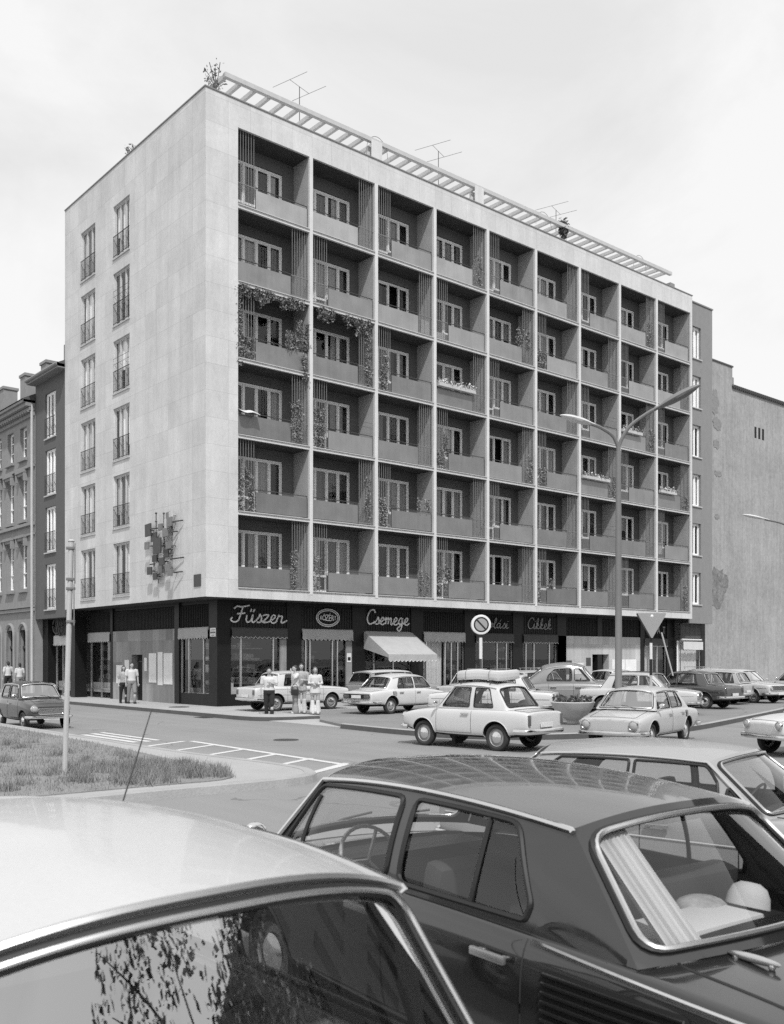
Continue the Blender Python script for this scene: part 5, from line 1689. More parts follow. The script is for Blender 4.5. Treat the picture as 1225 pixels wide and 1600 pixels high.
# ------------------------------------------------------------------ parked and moving cars
D2R = math.radians
def park(S, pv, x, y, deg, label, name='parked_car', z=0.0, **kw):
    return car(name, label, (x, y, z), D2R(deg), S, pv, **kw)
LZ = .114
park(MINI, .05, -7.7, -3.06, -91, 'dark tiny two-door car with a pale grille, standing beside the grass island')
park(REAR, .62, 4.72, -5.85, 6, 'white saloon with a dark tail panel parked before the lowered awning', z=LZ)
park(dict(BOXY, trims=[(-1.95, 1.9, .60, .60, .008), (-1.9, 1.9, .80, .80, .006)]), .6, 2.35, -2.5, -3, 'white saloon with chrome side strips behind the three women', z=.146)
park(dict(WAGON, roofv=.7), .3, 7.6, -2.2, 2, 'small grey estate car with a white roof near the grocery door', z=.146)
tr_root, tr_f = park(FIN, .6, -2.1, -16.62, 97.7, 'pale finned two-door car with luggage on the roof, driving on the road', 'moving_car')
tr_root.scale = (1.05, 1.05, 1.05)
bpy.context.view_layer.update()
big = dict(BOXY, id='long white saloon', tails=[(.64, .74, .04, .1)])
park(big, .6, 4.6, -10.7, 122, 'long white saloon with fin tail lamps, directly behind the loaded moving car', z=LZ)
rs_, _ = park(ROUND, .25, 10.7, -9.0, -48, 'grey round-bodied old saloon with a high curved roof beside the lamp post', z=LZ)
rs_.scale = (1.12, 1.12, 1.12)
park(dict(REAR, mirrors=1), .5, 1.5, -18.62, -165.5, 'pale saloon with wide-set round headlamps at the foot of the lamp post')
park(BOXY, .55, 10.75, -12.1, -64, 'white saloon just behind the banded sign post', z=LZ)
park(dict(BOXY, id='dark tail'), .03, 13.2, -10.0, 86, 'black saloon, partly hidden by the dark saloon', z=LZ)
park(dict(BOXY, tails=[(.62, .72, .05, .1)]), .07, 15.8, -10.75, 92, 'dark saloon showing its tail and chrome rear bumper before the fire wall', z=LZ)
park(WAGON, .42, 19.3, -9.2, 99, 'pale grey estate car with long side windows next to the dark saloon tail', z=LZ)
park(dict(BOXY, grille=[(-.6, .6, .55, .76, 5, 1, 'under')]), .6, 21.9, -9.6, -98, 'white saloon with a wide black grille beside the pale grey estate car', z=LZ)
amb, amb_f = park(WAGON, .62, 23.6, -6.6, 172, 'white estate car with a roof rack by the blank fire wall', z=LZ)
park(dict(BOXY, id='far a'), .45, 25.6, -10.5, 95, 'pale saloon parked last in the row beneath the second street lamp', z=LZ)
rk, rk_f = park(WAGON, .5, 13.6, -4.9, 3, 'pale estate car with a roof rack behind the round sign', z=LZ)
park(BOXY, .62, 18.6, -5.2, 0, 'white saloon parked along the marble shop wall', z=LZ)
park(dict(BOXY, id='far b'), .58, 9.6, -5.4, 4, 'white saloon parked nose to tail in front of the middle shop windows', z=LZ)
park(dict(FIN, grille=[]), .66, 2.5, -22.8, 158, 'white car with a rounded wing of which only the nose shows')
# roof racks
def rack(name, parent_root, z, L, Wd, label):
    t = thing(name, label, 'roof rack', parent_root.location + Vector((0, 0, z)), parent_root.rotation_euler.z)
    b = BM()
    for s in (-1, 1):
        tube(b, [(-L, s * Wd, .1), (L, s * Wd, .1)], .012, 5)
        for x in (-L * .9, 0, L * .9): tube(b, [(x, s * Wd, 0), (x, s * Wd, .1)], .012, 5)
    for x in (-L, -L * .6, -L * .2, L * .2, L * .6, L): tube(b, [(x, -Wd, .1), (x, Wd, .1)], .01, 5)
    obj('rail', b, M['chrome'], t)
    return t
rack('roof_rack', amb, 1.44, .75, .5, 'light roof rack on the white estate car by the fire wall')
rack('roof_rack', rk, 1.44, .8, .5, 'light roof rack on the pale estate car by the round sign')
def onroof(root, x, y, z): return root.matrix_basis @ Vector((x, y, z))
bpy.context.view_layer.update()
ld_ = thing('roof_load', 'long pale wrapped bundle strapped on bars on top of the moving car', 'luggage', onroof(tr_root, -.25, 0, 1.40), tr_root.rotation_euler.z)
b = BM()
for x in (-.42, .42):
    tube(b, [(x, -.5, .02), (x, -.5, .1), (x, .5, .1), (x, .5, .02)], .016, 5)
obj('roof_bar', b, M['steel'], ld_)
b = BM()
box(b, -.62, .62, -.44, .44, .11, .34, 0, .07)
bmesh.ops.subdivide_edges(b, edges=b.edges[:], cuts=3, use_grid_fill=True)
for v in b.verts: v.co += Vector((0, .015 * math.sin(v.co.x * 7), .018 * math.sin(v.co.x * 5 + v.co.y * 4)))
obj('wrapped_bundle', b, M['cloth_l'], ld_, smooth=50)
for x in (-.35, .32):
    b = BM(); tube(b, [(x, -.455, .12), (x, -.455, .3), (x, -.38, .365), (x, .38, .365), (x, .455, .3), (x, .455, .12)], .008, 4); obj('strap', b, M['cloth_g'], ld_)
# ------------------------------------------------------------------ the three near cars
NZ = .16
def camxy(X, D): return CAM.x + RT.x * X + FW.x * D, CAM.y + RT.y * X + FW.y * D
FA = math.degrees(math.atan2(FW.y, FW.x))
NEAR2 = dict(REAR, id='near rear engine', near=1, roofv=.095, wrad=.06, wb=-1.25, wr=.27, ar=.3, vents=(-1.66, -1.0, .50, .77, 8), trims=[(-2.05, -.93, .775, .845, .012)], palewheel=1)  # roof colour lighter than the body, standing in for reflected sky
NEAR2['doors'] = [(-.9, .02), (.02, 1.05)]
NEAR2['grille'] = [(-.66, .66, .54, .72, 0, -1, 'under')]
NEAR2['gh'] = dict(REAR['gh'], Ab=(1.2, .735, .86), At=(.84, .58, 1.285), rw=(.95, .08, .92, .1), divs=[(.86, .905, .82, 1.2), (-.53, .905, -.525, 1.27)],
    win=[[(1.06, .905), (.84, 1.25), (.065, 1.278), (.065, .905)], [(-.03, .905), (-.03, 1.278), (-.70, 1.255), (-.87, .97), (-.85, .905)]])
c2, f2 = car('parked_car', 'near black saloon with a louvred rear wing and chrome-rimmed rear window', (-14.94, -29.43, NZ), D2R(85.8), NEAR2, .018, lining=.12)
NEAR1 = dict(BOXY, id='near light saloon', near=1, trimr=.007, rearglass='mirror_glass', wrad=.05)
NEAR1['gh'] = dict(BOXY['gh'], At=(.40, .60, 1.37), Ct=(-.95, .60, 1.36), Cb=(-1.24, .725, .89), crown=.1, dome=.03, rise=.04, cr=.16, cf=.16, end_rail=True, rw=(.94, .08, .95, .07))
X_, Y_ = camxy(-1.07, 2.76)
c1, f1 = car('parked_car', 'near pale saloon with a broad light roof and a thin radio mast', (X_, Y_, NZ), D2R(FA + 42), NEAR1, .52, lining=.34)
NEAR3 = dict(BOXY, id='near chromed saloon', near=1, wrad=.03)
NEAR3['gh'] = dict(BOXY['gh'], Ab=(1.0, .73, .865), At=(.5, .575, 1.27), Cb=(-1.5, .70, .86), Ct=(-1.0, .57, 1.255), crown=.06, dome=.03, rise=.03, cf=.2, cr=.16,
    win=[[(.86, .91), (.68, 1.11), (.66, .91)], [(.62, .91), (.60, 1.12), (.5, 1.24), (-.1, 1.25), (-.1, .91)], [(-.15, .91), (-.15, 1.25), (-.8, 1.235), (-1.05, 1.08), (-1.2, .91)]], rail_a=(.05, .3, .6, .9))
X_, Y_ = camxy(2.49, 8.49)
c3, f3 = car('parked_car', 'grey saloon with chrome gutter and windscreen rim just beyond the near black saloon', (X_, Y_, 0), D2R(-79.5), NEAR3, .33)
bpy.context.view_layer.update()
b = BM()
hzd = f2['hz'](-1.62, .36)
ellipsoid(b, (-1.62, .36, hzd + .018), (.11, .016, .016), 10, 8)
for q in (-.07, .07): ellipsoid(b, (-1.62 + q, .36, hzd + .006), (.014, .014, .014), 8, 6)
obj('lid_hinge', b, M['alu'], c2)
b = BM()
# radio mast on the light car's front wing
p0 = Vector((1.0, -.66, .86)); 
tube(b, [p0, p0 + Vector((.0, -.3, .86))], [.0045, .0025], 6)
obj('radio_mast', b, M['steel'], c1)
# things on the parcel shelf of the dark car
def onc(root, x, y, z): return root.matrix_world @ Vector((x, y, z))
hz_ = root_rz = c2.rotation_euler.z
t = thing('straw_hat', 'pale hat with a dark band lying on the rear shelf of the near black saloon', 'hat', onc(c2, -1.12, -.34, .81), hz_)
b = BM(); lathe(b, [(.0005, .15), (.04, .148), (.072, .128), (.09, .09), (.097, .03), (.098, .012)], 24, Matrix.Rotation(.25, 4, 'X')); lathe(b, [(.098, .012), (.14, .0), (.17, .012)], 28, Matrix.Rotation(.25, 4, 'X')); obj('crown', b, M['cloth_l'], t)
b = BM(); lathe(b, [(.0975, .045), (.0995, .015)], 24, Matrix.Rotation(.25, 4, 'X')); obj('band', b, M['cloth_k'], t)
t = thing('folded_blanket', 'pale folded blanket on the rear shelf of the near black saloon', 'blanket', onc(c2, -1.2, .12, .795), hz_)
b = BM(); box(b, -.13, .2, -.42, .38, 0, .05, 0, .02); box(b, -.09, .17, -.34, .33, .05, .085, 0, .015)
obj('cloth', b, M['cloth_w'], t, smooth=50)
t = thing('round_cushion', 'small pale round cushion beside the hat in the near black saloon', 'cushion', onc(c2, -1.02, -.16, .86), hz_)
b = BM(); ellipsoid(b, (0, 0, 0), (.11, .12, .05), 16, 10); obj('cover', b, M['cloth_p'], t)
# chequered blanket on the seat of the pale car
t = thing('chequered_blanket', 'dark chequered blanket over the back seat of the near pale saloon', 'blanket', onc(c1, -.72, 0, .86), c1.rotation_euler.z)
b = BM()
for (y0, y1) in ((-.5, -.1), (.0, .42)):
    for k in range(10):
        ya, yb = y0 + (y1 - y0) * k / 10, y0 + (y1 - y0) * (k + 1) / 10
        f = lambda y: .03 * math.sin(y * 11)
        quad(b, (-.12, ya, .12 + f(ya)), (-.12, yb, .12 + f(yb)), (.1, yb, .16 + f(yb)), (.1, ya, .16 + f(ya)))
        quad(b, (.1, ya, .16 + f(ya)), (.1, yb, .16 + f(yb)), (.2, yb, -.2), (.2, ya, -.2))
obj('cloth', b, M['check'], t)

def car_curtain(root, fn, p0, p1, label, m, t0=.1, t1=.9, off=-.05):
    b = BM(); prev = None
    n = 40
    for k in range(n + 1):
        p = p0 + (p1 - p0) * k / n
        w = .012 * math.sin(k * 1.3) + .006 * math.sin(k * 2.9 + 1)
        cur = [b.verts.new(fn['E3'](0, p * (1 - .12 * (1 - t)), t, off + w)) for t in (t0, (t0 + t1) / 2, t1)]
        if prev:
            for j in range(2): b.faces.new((prev[j], cur[j], cur[j + 1], prev[j + 1]))
        prev = cur
    t = thing('car_curtain', label, 'curtain', root.location, root.rotation_euler.z)
    obj('cloth', b, M[m], t, smooth=60)
car_curtain(c2, f2, .62, .86, 'white net curtain gathered inside the rear window of the near black saloon', 'cloth_w', .1, .92, -.04)
# ------------------------------------------------------------------ street furniture
t = thing('street_lamp', 'tall grey street lamp with two curved arms standing among the parked cars', 'street lamp', (3.75, -16.3, .112))
b = BM()
lathe(b, [(.15, 0), (.15, .9), (.1, 1.0), (.09, 4.0), (.075, 7.2), (.068, 7.75)], 16); obj('post', b, M['lamppost'], t)
def lampdir(px_off): return px_off
for side, (ox, oz, tip) in enumerate((((-.95), .62, (-1.75, .70)), ((1.05), .95, (2.15, 1.6)))):
    a = BM()
    rd = Vector((RT.x, RT.y, 0)) * (1 if side else 1)
    fo = Vector((FW.x, FW.y, 0)) * (-.25 if side else .35)
    def Q(u, z): return rd * u + fo * u + Vector((0, 0, 7.7 + z))
    if side:
        pts = [Q(0, 0), Q(.05, .3), Q(.3, .72), Q(.75, 1.05), Q(1.05, 1.2)]
        h0, h1 = Q(.95, 1.13), Q(2.1, 1.72)
    else:
        pts = [Q(0, 0), Q(-.04, .22), Q(-.2, .48), Q(-.55, .66), Q(-.85, .74)]
        h0, h1 = Q(-.7, .7), Q(-1.72, .88)
    tube(a, crom(pts, 6), .05, 8)
    ar_ = obj('arm', a, M['lamppost'], t)
    h = BM()
    d = h1 - h0
    n_ = 10
    w = [(1.35 if side else 1) * q for q in (.05, .07, .1, .13, .15, .155, .155, .15, .13, .09, .03)]
    tube(h, [h0 + d * k / n_ + Vector((0, 0, .02)) for k in range(n_ + 1)], [q * .55 for q in w], 12, ry=[q * .95 for q in w])
    ln = obj('lantern', h, M['lamppost'] if side else M['lampbowl'], ar_)
# --- no-stopping sign: thick round lamp-box on a post
nsx, nsy = 2.75, -11.95
t = thing('round_road_sign', 'round no-stopping sign box with a diagonal bar on a thin post', 'road sign', (nsx, nsy, LZ), math.atan2(-.80, -.60))
Fq = AX('x', (0, 0, 3.0))
b = BM(); tube(b, [(-.08, 0, 0), (-.08, 0, 2.75)], .035, 8); tube(b, [(-.08, 0, 1.95), (-.08, 0, 2.6)], .05, 8, mi=1); obj('post', b, [M['steel'], M['signwhite']], t)
b = BM(); lathe(b, [(.29, -.16), (.305, -.12), (.305, .0), (.30, .02), (.27, .025)], 40, Fq, cap=False)
lathe(b, [(.29, -.16), (.001, -.17)], 40, Fq); lathe(b, [(.27, .025), (.001, .026)], 40, Fq); obj('sign_box', b, M['signwhite'], t)
b = BM(); lathe(b, [(.235, .028), (.19, .031)], 40, Fq); X = Matrix.Translation((0.0, 0, 3.0)) @ Matrix.Rotation(D2R(-47), 4, 'X')
box(b, .0305, .034, -.19, .19, -.024, .024, 0, M=X); obj('ring', b, M['signblack'], t, smooth=30)
b = BM(); lathe(b, [(.192, .0285), (.001, .029)], 40, Fq); obj('sign_face', b, M['signgrey'], t)
# --- triangle sign, apex down, on a banded post
t = thing('triangle_road_sign', 'pale downward-pointing triangle sign on a black and white banded post', 'road sign', (4.42, -16.9, .0), math.atan2(-.80, -.60))
b = BM()
zz = .112
for k, (l, mi) in enumerate(((1.5, 0), (.45, 1), (.45, 2), (.38, 1), (.3, 2))):
    tube(b, [(0, 0, zz), (0, 0, zz + l)], .042 - .001 * k, 10, mi=mi); zz += l
ellipsoid(b, (.04, 0, zz + .06), (.07, .07, .07), 10, 8, 2)
obj('post', b, [M['galv'], M['signblack'], M['signwhite']], t)
b = BM()
tri = roundpoly([(0, 2.62), (.42, 3.34), (-.42, 3.34)], .03, 3)
f = [b.verts.new((.09, p.x, p.y)) for p in tri]; g_ = [b.verts.new((-.05, p.x, p.y)) for p in tri]
b.faces.new(f); b.faces.new(g_[::-1])
for i in range(len(f)): q = b.faces.new((g_[i], g_[(i + 1) % len(f)], f[(i + 1) % len(f)], f[i])); q.material_index = 1
bmesh.ops.recalc_face_normals(b, faces=b.faces[:])
obj('sign_plate', b, [M['signgrey'], M['signblack']], t, smooth=0)
b = BM(); tube(b, [(0, .3, 2.8), (-.1, .66, 1.6)], .022, 6); obj('stay_rod', b, M['galv'], t)
# --- pole on the island with two plates seen edge-on
t = thing('sign_pole', 'tall thin pale pole with two narrow plates, rising from the grass', 'sign post', (-12.16, -16.88, .14), math.atan2(FW.y, FW.x) + .322)
b = BM(); tube(b, [(0, .07, 0), (0, -.035, 3.92)], .045, 10); ellipsoid(b, (0, -.035, 3.92), (.058, .058, .03), 10, 6); obj('post', b, M['galv'], t)
b = BM()
for z0, z1 in ((2.98, 3.85), (2.28, 3.22)):
    if z0 < 2.5: box(b, -.3, .3, -.085, -.07, 2.5, 3.18, 0, .005)
    else: box(b, -.28, .28, -.1, -.085, 3.22, 3.86, 0, .005)
for z in (2.55, 3.1, 3.26, 3.78): box(b, -.06, .06, -.1, .05, z, z + .04, 0, .005)
obj('sign_plate', b, M['lamppost'], t, smooth=0)
# --- flower bowl
t = thing('flower_bowl', 'round concrete flower bowl with low plants beside the front-facing pale saloon', 'planter', (4.35, -14.2, .112))
b = BM(); lathe(b, [(.0005, .02), (.18, .02), (.18, .12), (.4, .25), (.58, .48), (.66, .66), (.63, .68), (.58, .62)], 32); lathe(b, [(.58, .6), (.0005, .62)], 24); obj('bowl', b, M['concrete'], t)
b = BM()
for k in range(420):
    a, r_ = rnd.uniform(0, 2 * PI), .6 * math.sqrt(rnd.random())
    leaf(b, (r_ * math.cos(a), r_ * math.sin(a), .62 + rnd.random() ** 2 * .22), rnd.uniform(.03, .07), rnd.choice((0, 0, 1)))
obj('flowers', b, [M['leaf_dark'], M['leaf']], t, smooth=0)
# --- second street lamp, only its head reaches into the frame
t = thing('street_lamp', 'pale lamp head on an arm in front of the blank fire wall', 'street lamp', (24.9, -10.4, 0))
q0 = Vector((26.3, -11.6, 0))
rt3 = Vector((RT.x, RT.y, 0))
b = BM(); lathe(b, [(.14, 0), (.11, 1), (.08, 7.9)], 12); obj('post', b, M['lamppost'], t)
b = BM(); tube(b, crom([Vector((0, 0, 7.9)), rt3 * -.1 + Vector((0, 0, 8.2)), rt3 * -.5 + Vector((0, 0, 8.4)), rt3 * -1.2 + Vector((0, 0, 8.55))], 5), .05, 8); ar_ = obj('arm', b, M['lamppost'], t)
w = [.05, .07, .1, .13, .15, .15, .14, .1, .03]
b = BM(); tube(b, [rt3 * (-1.0 - 1.25 * k / 8) + Vector((0, 0, 8.53 + .25 * k / 8)) for k in range(9)], [q * .5 for q in w], 10, ry=w); obj('lantern', b, M['lampbowl'], ar_)

# ------------------------------------------------------------------ people
def blob(bm, pts, rad, n=10):
    tube(bm, pts, rad, n)
    for p, r_ in ((pts[0], rad[0]), (pts[-1], rad[-1])): ellipsoid(bm, p, (r_, r_, r_), 10, 8)

def remesh(name, bm, m, parent, vox=.014, it=3):
    me = bpy.data.meshes.new('t'); bm.to_mesh(me); bm.free()
    o = bpy.data.objects.new('t', me); COL.objects.link(o)
    a = o.modifiers.new('r', 'REMESH'); a.mode = 'VOXEL'; a.voxel_size = vox
    s = o.modifiers.new('s', 'SMOOTH'); s.iterations = it; s.factor = .5
    dc = o.modifiers.new('d', 'DECIMATE'); dc.ratio = .35
    bpy.context.view_layer.update()
    me2 = bpy.data.meshes.new_from_object(o.evaluated_get(bpy.context.evaluated_depsgraph_get()))
    COL.objects.unlink(o); bpy.data.objects.remove(o); bpy.data.meshes.remove(me)
    me2.materials.clear(); me2.materials.append(m)
    me2.shade_smooth()
    r_ = link(bpy.data.objects.new(name, me2))
    if parent: r_.parent = parent
    return r_

def person(loc, rz, label, H=1.72, female=False, top='cloth_w', bottom='cloth_k', hair='hair', legs=((.02, .03), (-.02, -.03)), arms=(None, None), longhair=False, flare=0.0, sleeves=.5, tunic=0.0, wide=1.0, group=None, shoes='cloth_k', sit=False):
    """x forward, y left. legs: (hip swing forward, knee bend) per side; arms: list of elbow, wrist positions or None for hanging"""
    root = thing('person', label, 'person', loc, rz, group)
    k = H / 1.72
    sh_w = (.185 if female else .2) * wide; hp = .095
    V = lambda x, y, z: Vector((x, y, z)) * k
    bd = BM()
    # torso and neck
    tz = [(.0, .86, .13, .16), (.0, .96, .125 * wide, .165 * wide), (.0, 1.06, .11 * wide, .14 * wide), (.0, 1.2, .115 * wide, .15 * wide), (.0, 1.33, .11 * wide, .17 * wide), (-.01, 1.41, .08, .14), (-.01, 1.46, .05, .06), (.005, 1.54, .048, .05)]
    tube(bd, [V(x, 0, z) for x, z, _, _ in tz], [q[2] * k for q in tz], 16, ry=[q[3] * k for q in tz], up=(1, 0, 0))
    # head
    ellipsoid(bd, V(.015, 0, 1.62), (.093 * k, .073 * k, .105 * k), 16, 12)
    ellipsoid(bd, V(.05, 0, 1.57), (.06 * k, .052 * k, .06 * k), 12, 8)
    ellipsoid(bd, V(.108, 0, 1.605), (.02 * k, .014 * k, .024 * k), 8, 6)
    for s in (1, -1): ellipsoid(bd, V(.005, s * .076, 1.61), (.02 * k, .012 * k, .03 * k), 8, 6)
    LG, AR = [], []
    for s, (sw, kb) in zip((1, -1), legs):
        hip = V(0, s * hp, .88); kn = V(sw, s * (hp + .005), .47); an = V(sw - kb, s * hp, .085)
        if sit: kn, an = V(.43, s * (hp + .06), .90), V(.52, s * (hp + .04), .46)
        LG.append((hip, kn, an))
        blob(bd, [hip, hip.lerp(kn, .35), kn, kn.lerp(an, .3), an], [.088 * k, .08 * k, .055 * k, .056 * k, .036 * k], 12)
    for s, a in zip((1, -1), arms):
        shd = V(-.01, s * sh_w, 1.395)
        el, wr_ = (V(-.02, s * (sh_w + .05), 1.1), V(.05, s * (sh_w + .055), .86)) if a is None else (V(*a[0]), V(*a[1]))
        AR.append((shd, el, wr_))
        blob(bd, [shd, shd.lerp(el, .4), el, el.lerp(wr_, .35), wr_], [.053 * k, .047 * k, .037 * k, .036 * k, .025 * k], 10)
        d = (wr_ - el).normalized()
        sd_ = d.cross(Vector((1, 0, .2))).normalized() if abs(d.x) < .9 else Vector((0, 1, 0))
        pm_ = wr_ + d * .055 * k
        ellipsoid(bd, pm_, (.042 * k, .03 * k, .05 * k), 8, 6)
        nrm = d.cross(sd_)
        for q, (o_, l_) in enumerate(((-.03, .068), (-.01, .08), (.01, .076), (.029, .06))):       # four curled fingers and a thumb
            p0 = wr_ + d * .075 * k + sd_ * o_ * k
            p1 = p0 + d * l_ * .5 * k + nrm * .008 * k
            tube(bd, [p0, p1, p1 + d * l_ * .45 * k + nrm * .03 * k], [.0105 * k, .0095 * k, .0075 * k], 6)
        p0 = wr_ + d * .03 * k - sd_ * .03 * k
        tube(bd, [p0, p0 + d * .03 * k - sd_ * .028 * k, p0 + d * .065 * k - sd_ * .03 * k], [.012 * k, .0105 * k, .009 * k], 6)
    remesh('body', bd, M['skin'], root, .0105 * k, 2).name = 'body'
    # top
    tp_ = BM()
    rows = [q for q in tz[(0 if tunic else 1):6]]
    tube(tp_, [V(x, 0, z - (tunic if i == 0 else 0)) for i, (x, z, _, _) in enumerate(rows)], [(q[2] + .016 + (.03 if tunic and i == 0 else 0)) * k for i, q in enumerate(rows)], 16, ry=[(q[3] + .018 + (.04 if tunic and i == 0 else 0)) * k for i, q in enumerate(rows)], up=(1, 0, 0))
    for shd, el, wr_ in AR:
        e2 = shd.lerp(el, min(1, sleeves * 1.3))
        pts = [shd + Vector((0, -shd.y * .25, .01)), shd, shd.lerp(el, .3), e2]
        rr = [.06 * k, .072 * k, .068 * k, .066 * k]
        if sleeves > .8: pts.append(el.lerp(wr_, .85)); rr = [.06 * k, .07 * k, .062 * k, .055 * k, .042 * k]
        blob(tp_, pts, rr, 10)
    c_ = BM()
    remesh('shirt', tp_, M[top], root, .014 * k, 2)
    bt = BM()
    tube(bt, [V(0, 0, .84), V(0, 0, .93), V(0, 0, 1.02)], [.125 * k * wide, .14 * k * wide, .13 * k * wide], 16, ry=[.17 * k * wide, .182 * k * wide, .16 * k * wide], up=(1, 0, 0))
    for hip, kn, an in LG:
        blob(bt, [hip, hip.lerp(kn, .4), kn, kn.lerp(an, .5), an + Vector((0, 0, .0))], [.105 * k, .1 * k, .075 * k, (.07 + flare * .4) * k, (.062 + flare) * k], 12)
    remesh('trousers', bt, M[bottom], root, .015 * k, 2)
    hr = BM()
    ellipsoid(hr, V(-.005, 0, 1.645), (.1 * k, .083 * k, .1 * k), 14, 10)
    ellipsoid(hr, V(-.045, 0, 1.6), (.065 * k, .08 * k, .09 * k), 12, 8)
    if longhair:
        ellipsoid(hr, V(-.05, 0, 1.52), (.05 * k, .095 * k, .13 * k), 12, 8)
        for s in (1, -1): ellipsoid(hr, V(.0, s * .075, 1.57), (.045 * k, .025 * k, .11 * k), 10, 8)
    t_ = BM()
    for f_ in hr.faces[:]:
        c = f_.calc_center_median() / k
        if c.x > .045 and c.z < 1.67 and abs(c.y) < .066: hr.faces.remove(f_)
    t_.free()
    obj('hair', hr, M[hair], root, smooth=60)
    so = BM()
    for hip, kn, an in LG:
        zf = an.z - .085 * k
        box(so, an.x - .07 * k, an.x + .17 * k, an.y - .042 * k, an.y + .042 * k, zf, zf + .075 * k, 0, .025 * k)
        box(so, an.x - .06 * k, an.x + .05 * k, an.y - .038 * k, an.y + .038 * k, zf + .05 * k, zf + .12 * k, 0, .02 * k)
    obj('shoe', so, M[shoes], root, smooth=50)
    e_ = BM()
    for s in (1, -1): ellipsoid(e_, V(.1, s * .032, 1.628), (.008 * k, .014 * k, .007 * k), 8, 6)
    ellipsoid(e_, V(.103, 0, 1.556), (.008 * k, .022 * k, .005 * k), 8, 6)
    obj('face_features', e_, M['eye'], root)
    return root

TOCAM = math.atan2(-FW.y, -FW.x)
p1 = person((.0, -4.4, .0), TOCAM + .1, 'man in a white short-sleeved shirt and black trousers stepping off the kerb', 1.74, wide=1.1, arms=(((.06, .26, 1.13), (.2, .06, 1.22)), None), legs=((.06, .02), (-.05, .1)))
person((.85, -4.75, .146), TOCAM - 1.0, 'woman in a white blouse and long grey skirt-like trousers turning away, nearest the man', 1.68, True, 'cloth_w', 'cloth_g', flare=.07, arms=(((.16, .24, 1.25), (.2, .1, 1.5)), None), legs=((.03, 0), (-.03, .03)), shoes='cloth_l')
person((1.25, -4.55, .146), TOCAM + .2, 'tall long-haired woman in a patterned top and pale flared trousers, middle of the group', 1.74, True, 'cloth_p', 'cloth_l', longhair=True, flare=.06, sleeves=1, tunic=.08, arms=(((.05, .25, 1.12), (.2, .08, 1.15)), None), shoes='cloth_l')
person((1.35, -5.25, .146), TOCAM + .15, 'woman in a pale jacket and white flared trousers, nearest the parked cars', 1.62, True, 'cloth_l', 'cloth_w', 'hair_l', longhair=True, flare=.065, sleeves=1, tunic=.1, arms=(((.04, .25, 1.12), (.18, .05, 1.1)), ((.06, -.24, 1.12), (.2, -.05, 1.14))), shoes='cloth_w')
person((-.22, 5.85, .146), TOCAM + .5, 'man in a pale shirt and grey trousers walking along the marble wall', 1.74, False, 'cloth_w', 'cloth_g', wide=1.0, legs=((.12, .02), (-.1, .12)))
person((-.38, 6.3, .146), TOCAM + .5, 'woman in a patterned blouse walking close behind the man by the marble wall', 1.6, True, 'cloth_p', 'cloth_k', longhair=True, legs=((.08, .02), (-.1, .1)))
person((-.15, 21.2, .146), PI / 2 + .1, 'person in a white shirt and dark trousers walking away by the arched doors', 1.74, False, 'cloth_w', 'cloth_k', legs=((.1, .02), (-.1, .1)))
person((-.05, 19.7, .146), PI / 2 - .1, 'person in a white top and grey trousers walking away by the arched doors', 1.66, True, 'cloth_w', 'cloth_g', legs=((-.08, .1), (.1, .02)))

person(onroof(tr_root, -.08, .33, -.26), tr_root.rotation_euler.z, 'driver in dark clothes at the wheel of the moving finned car', 1.56, sit=True, top='cloth_k', bottom='cloth_k', sleeves=1, arms=(((.2, .24, 1.12), (.42, .12, 1.16)), ((.2, -.24, 1.12), (.42, -.12, 1.16))))

hb = thing('handbag', 'small dark handbag on the arm of the woman in the grey skirt', 'handbag', (.72, -4.92, .80), TOCAM)
b = BM(); box(b, -.05, .05, -.13, .13, 0, .2, 0, .02); obj('pouch', b, M['cloth_k'], hb, smooth=40)
b = BM(); tube(b, crom([(0, -.1, .19), (0, -.06, .36), (0, .06, .36), (0, .1, .19)], 5), .01, 5); obj('strap', b, M['cloth_k'], hb)
# ------------------------------------------------------------------ plants on the balconies and roof
ORD = ['lowest', 'second', 'third', 'fourth', 'fifth', 'top']
BN = ['first', 'second', 'third', 'fourth', 'fifth', 'sixth', 'seventh', 'eighth', 'ninth']
def bayx(i): return A0 + BAY * i + (T / 2 if i else 0), A0 + BAY * (i + 1) - T / 2
def where(i, k): return '%s bay from the corner, %s row' % (BN[i], ORD[k] if k in (0, 5) else ORD[k] + ' lowest')
def stem_leaves(b, pts, n, sp, s, mis=(0, 0, 1)):
    for _ in range(n):
        p = Vector(rnd.choice(pts))
        leaf(b, (p.x + rnd.gauss(0, sp), p.y + rnd.gauss(0, sp * .6), p.z + rnd.gauss(0, sp)), rnd.uniform(s * .6, s * 1.3), rnd.choice(mis))
def creeper(i, k, x0, x1, z0, z1, n, what, s=.055, y=.06, light=False):
    xa = bayx(i)[0]; z = FL0 + FH * k
    t = thing('climbing_plant', '%s, %s' % (what, where(i, k)), 'climbing plant', (xa + (x0 + x1) / 2, y, z + z0))
    sb, lb = BM(), BM()
    for q in range(max(3, int((x1 - x0) / .14))):
        x = rnd.uniform(x0, x1) - (x0 + x1) / 2
        pts = [Vector((x + .05 * math.sin(j * 1.3 + q), rnd.uniform(-.02, .02), (z1 - z0) * j / 8 * rnd.uniform(.9, 1.0))) for j in range(9)]
        tube(sb, pts, .006, 4)
        stem_leaves(lb, crom(pts, 3), int(n * 2.4) // max(3, int((x1 - x0) / .14)), .055, s * .72)
    obj('stem', sb, M['bark'], t)
    obj('leaves', lb, [M['leaf_light'], M['leaf']] if light else [M['leaf'], M['leaf_light']], t, smooth=0)
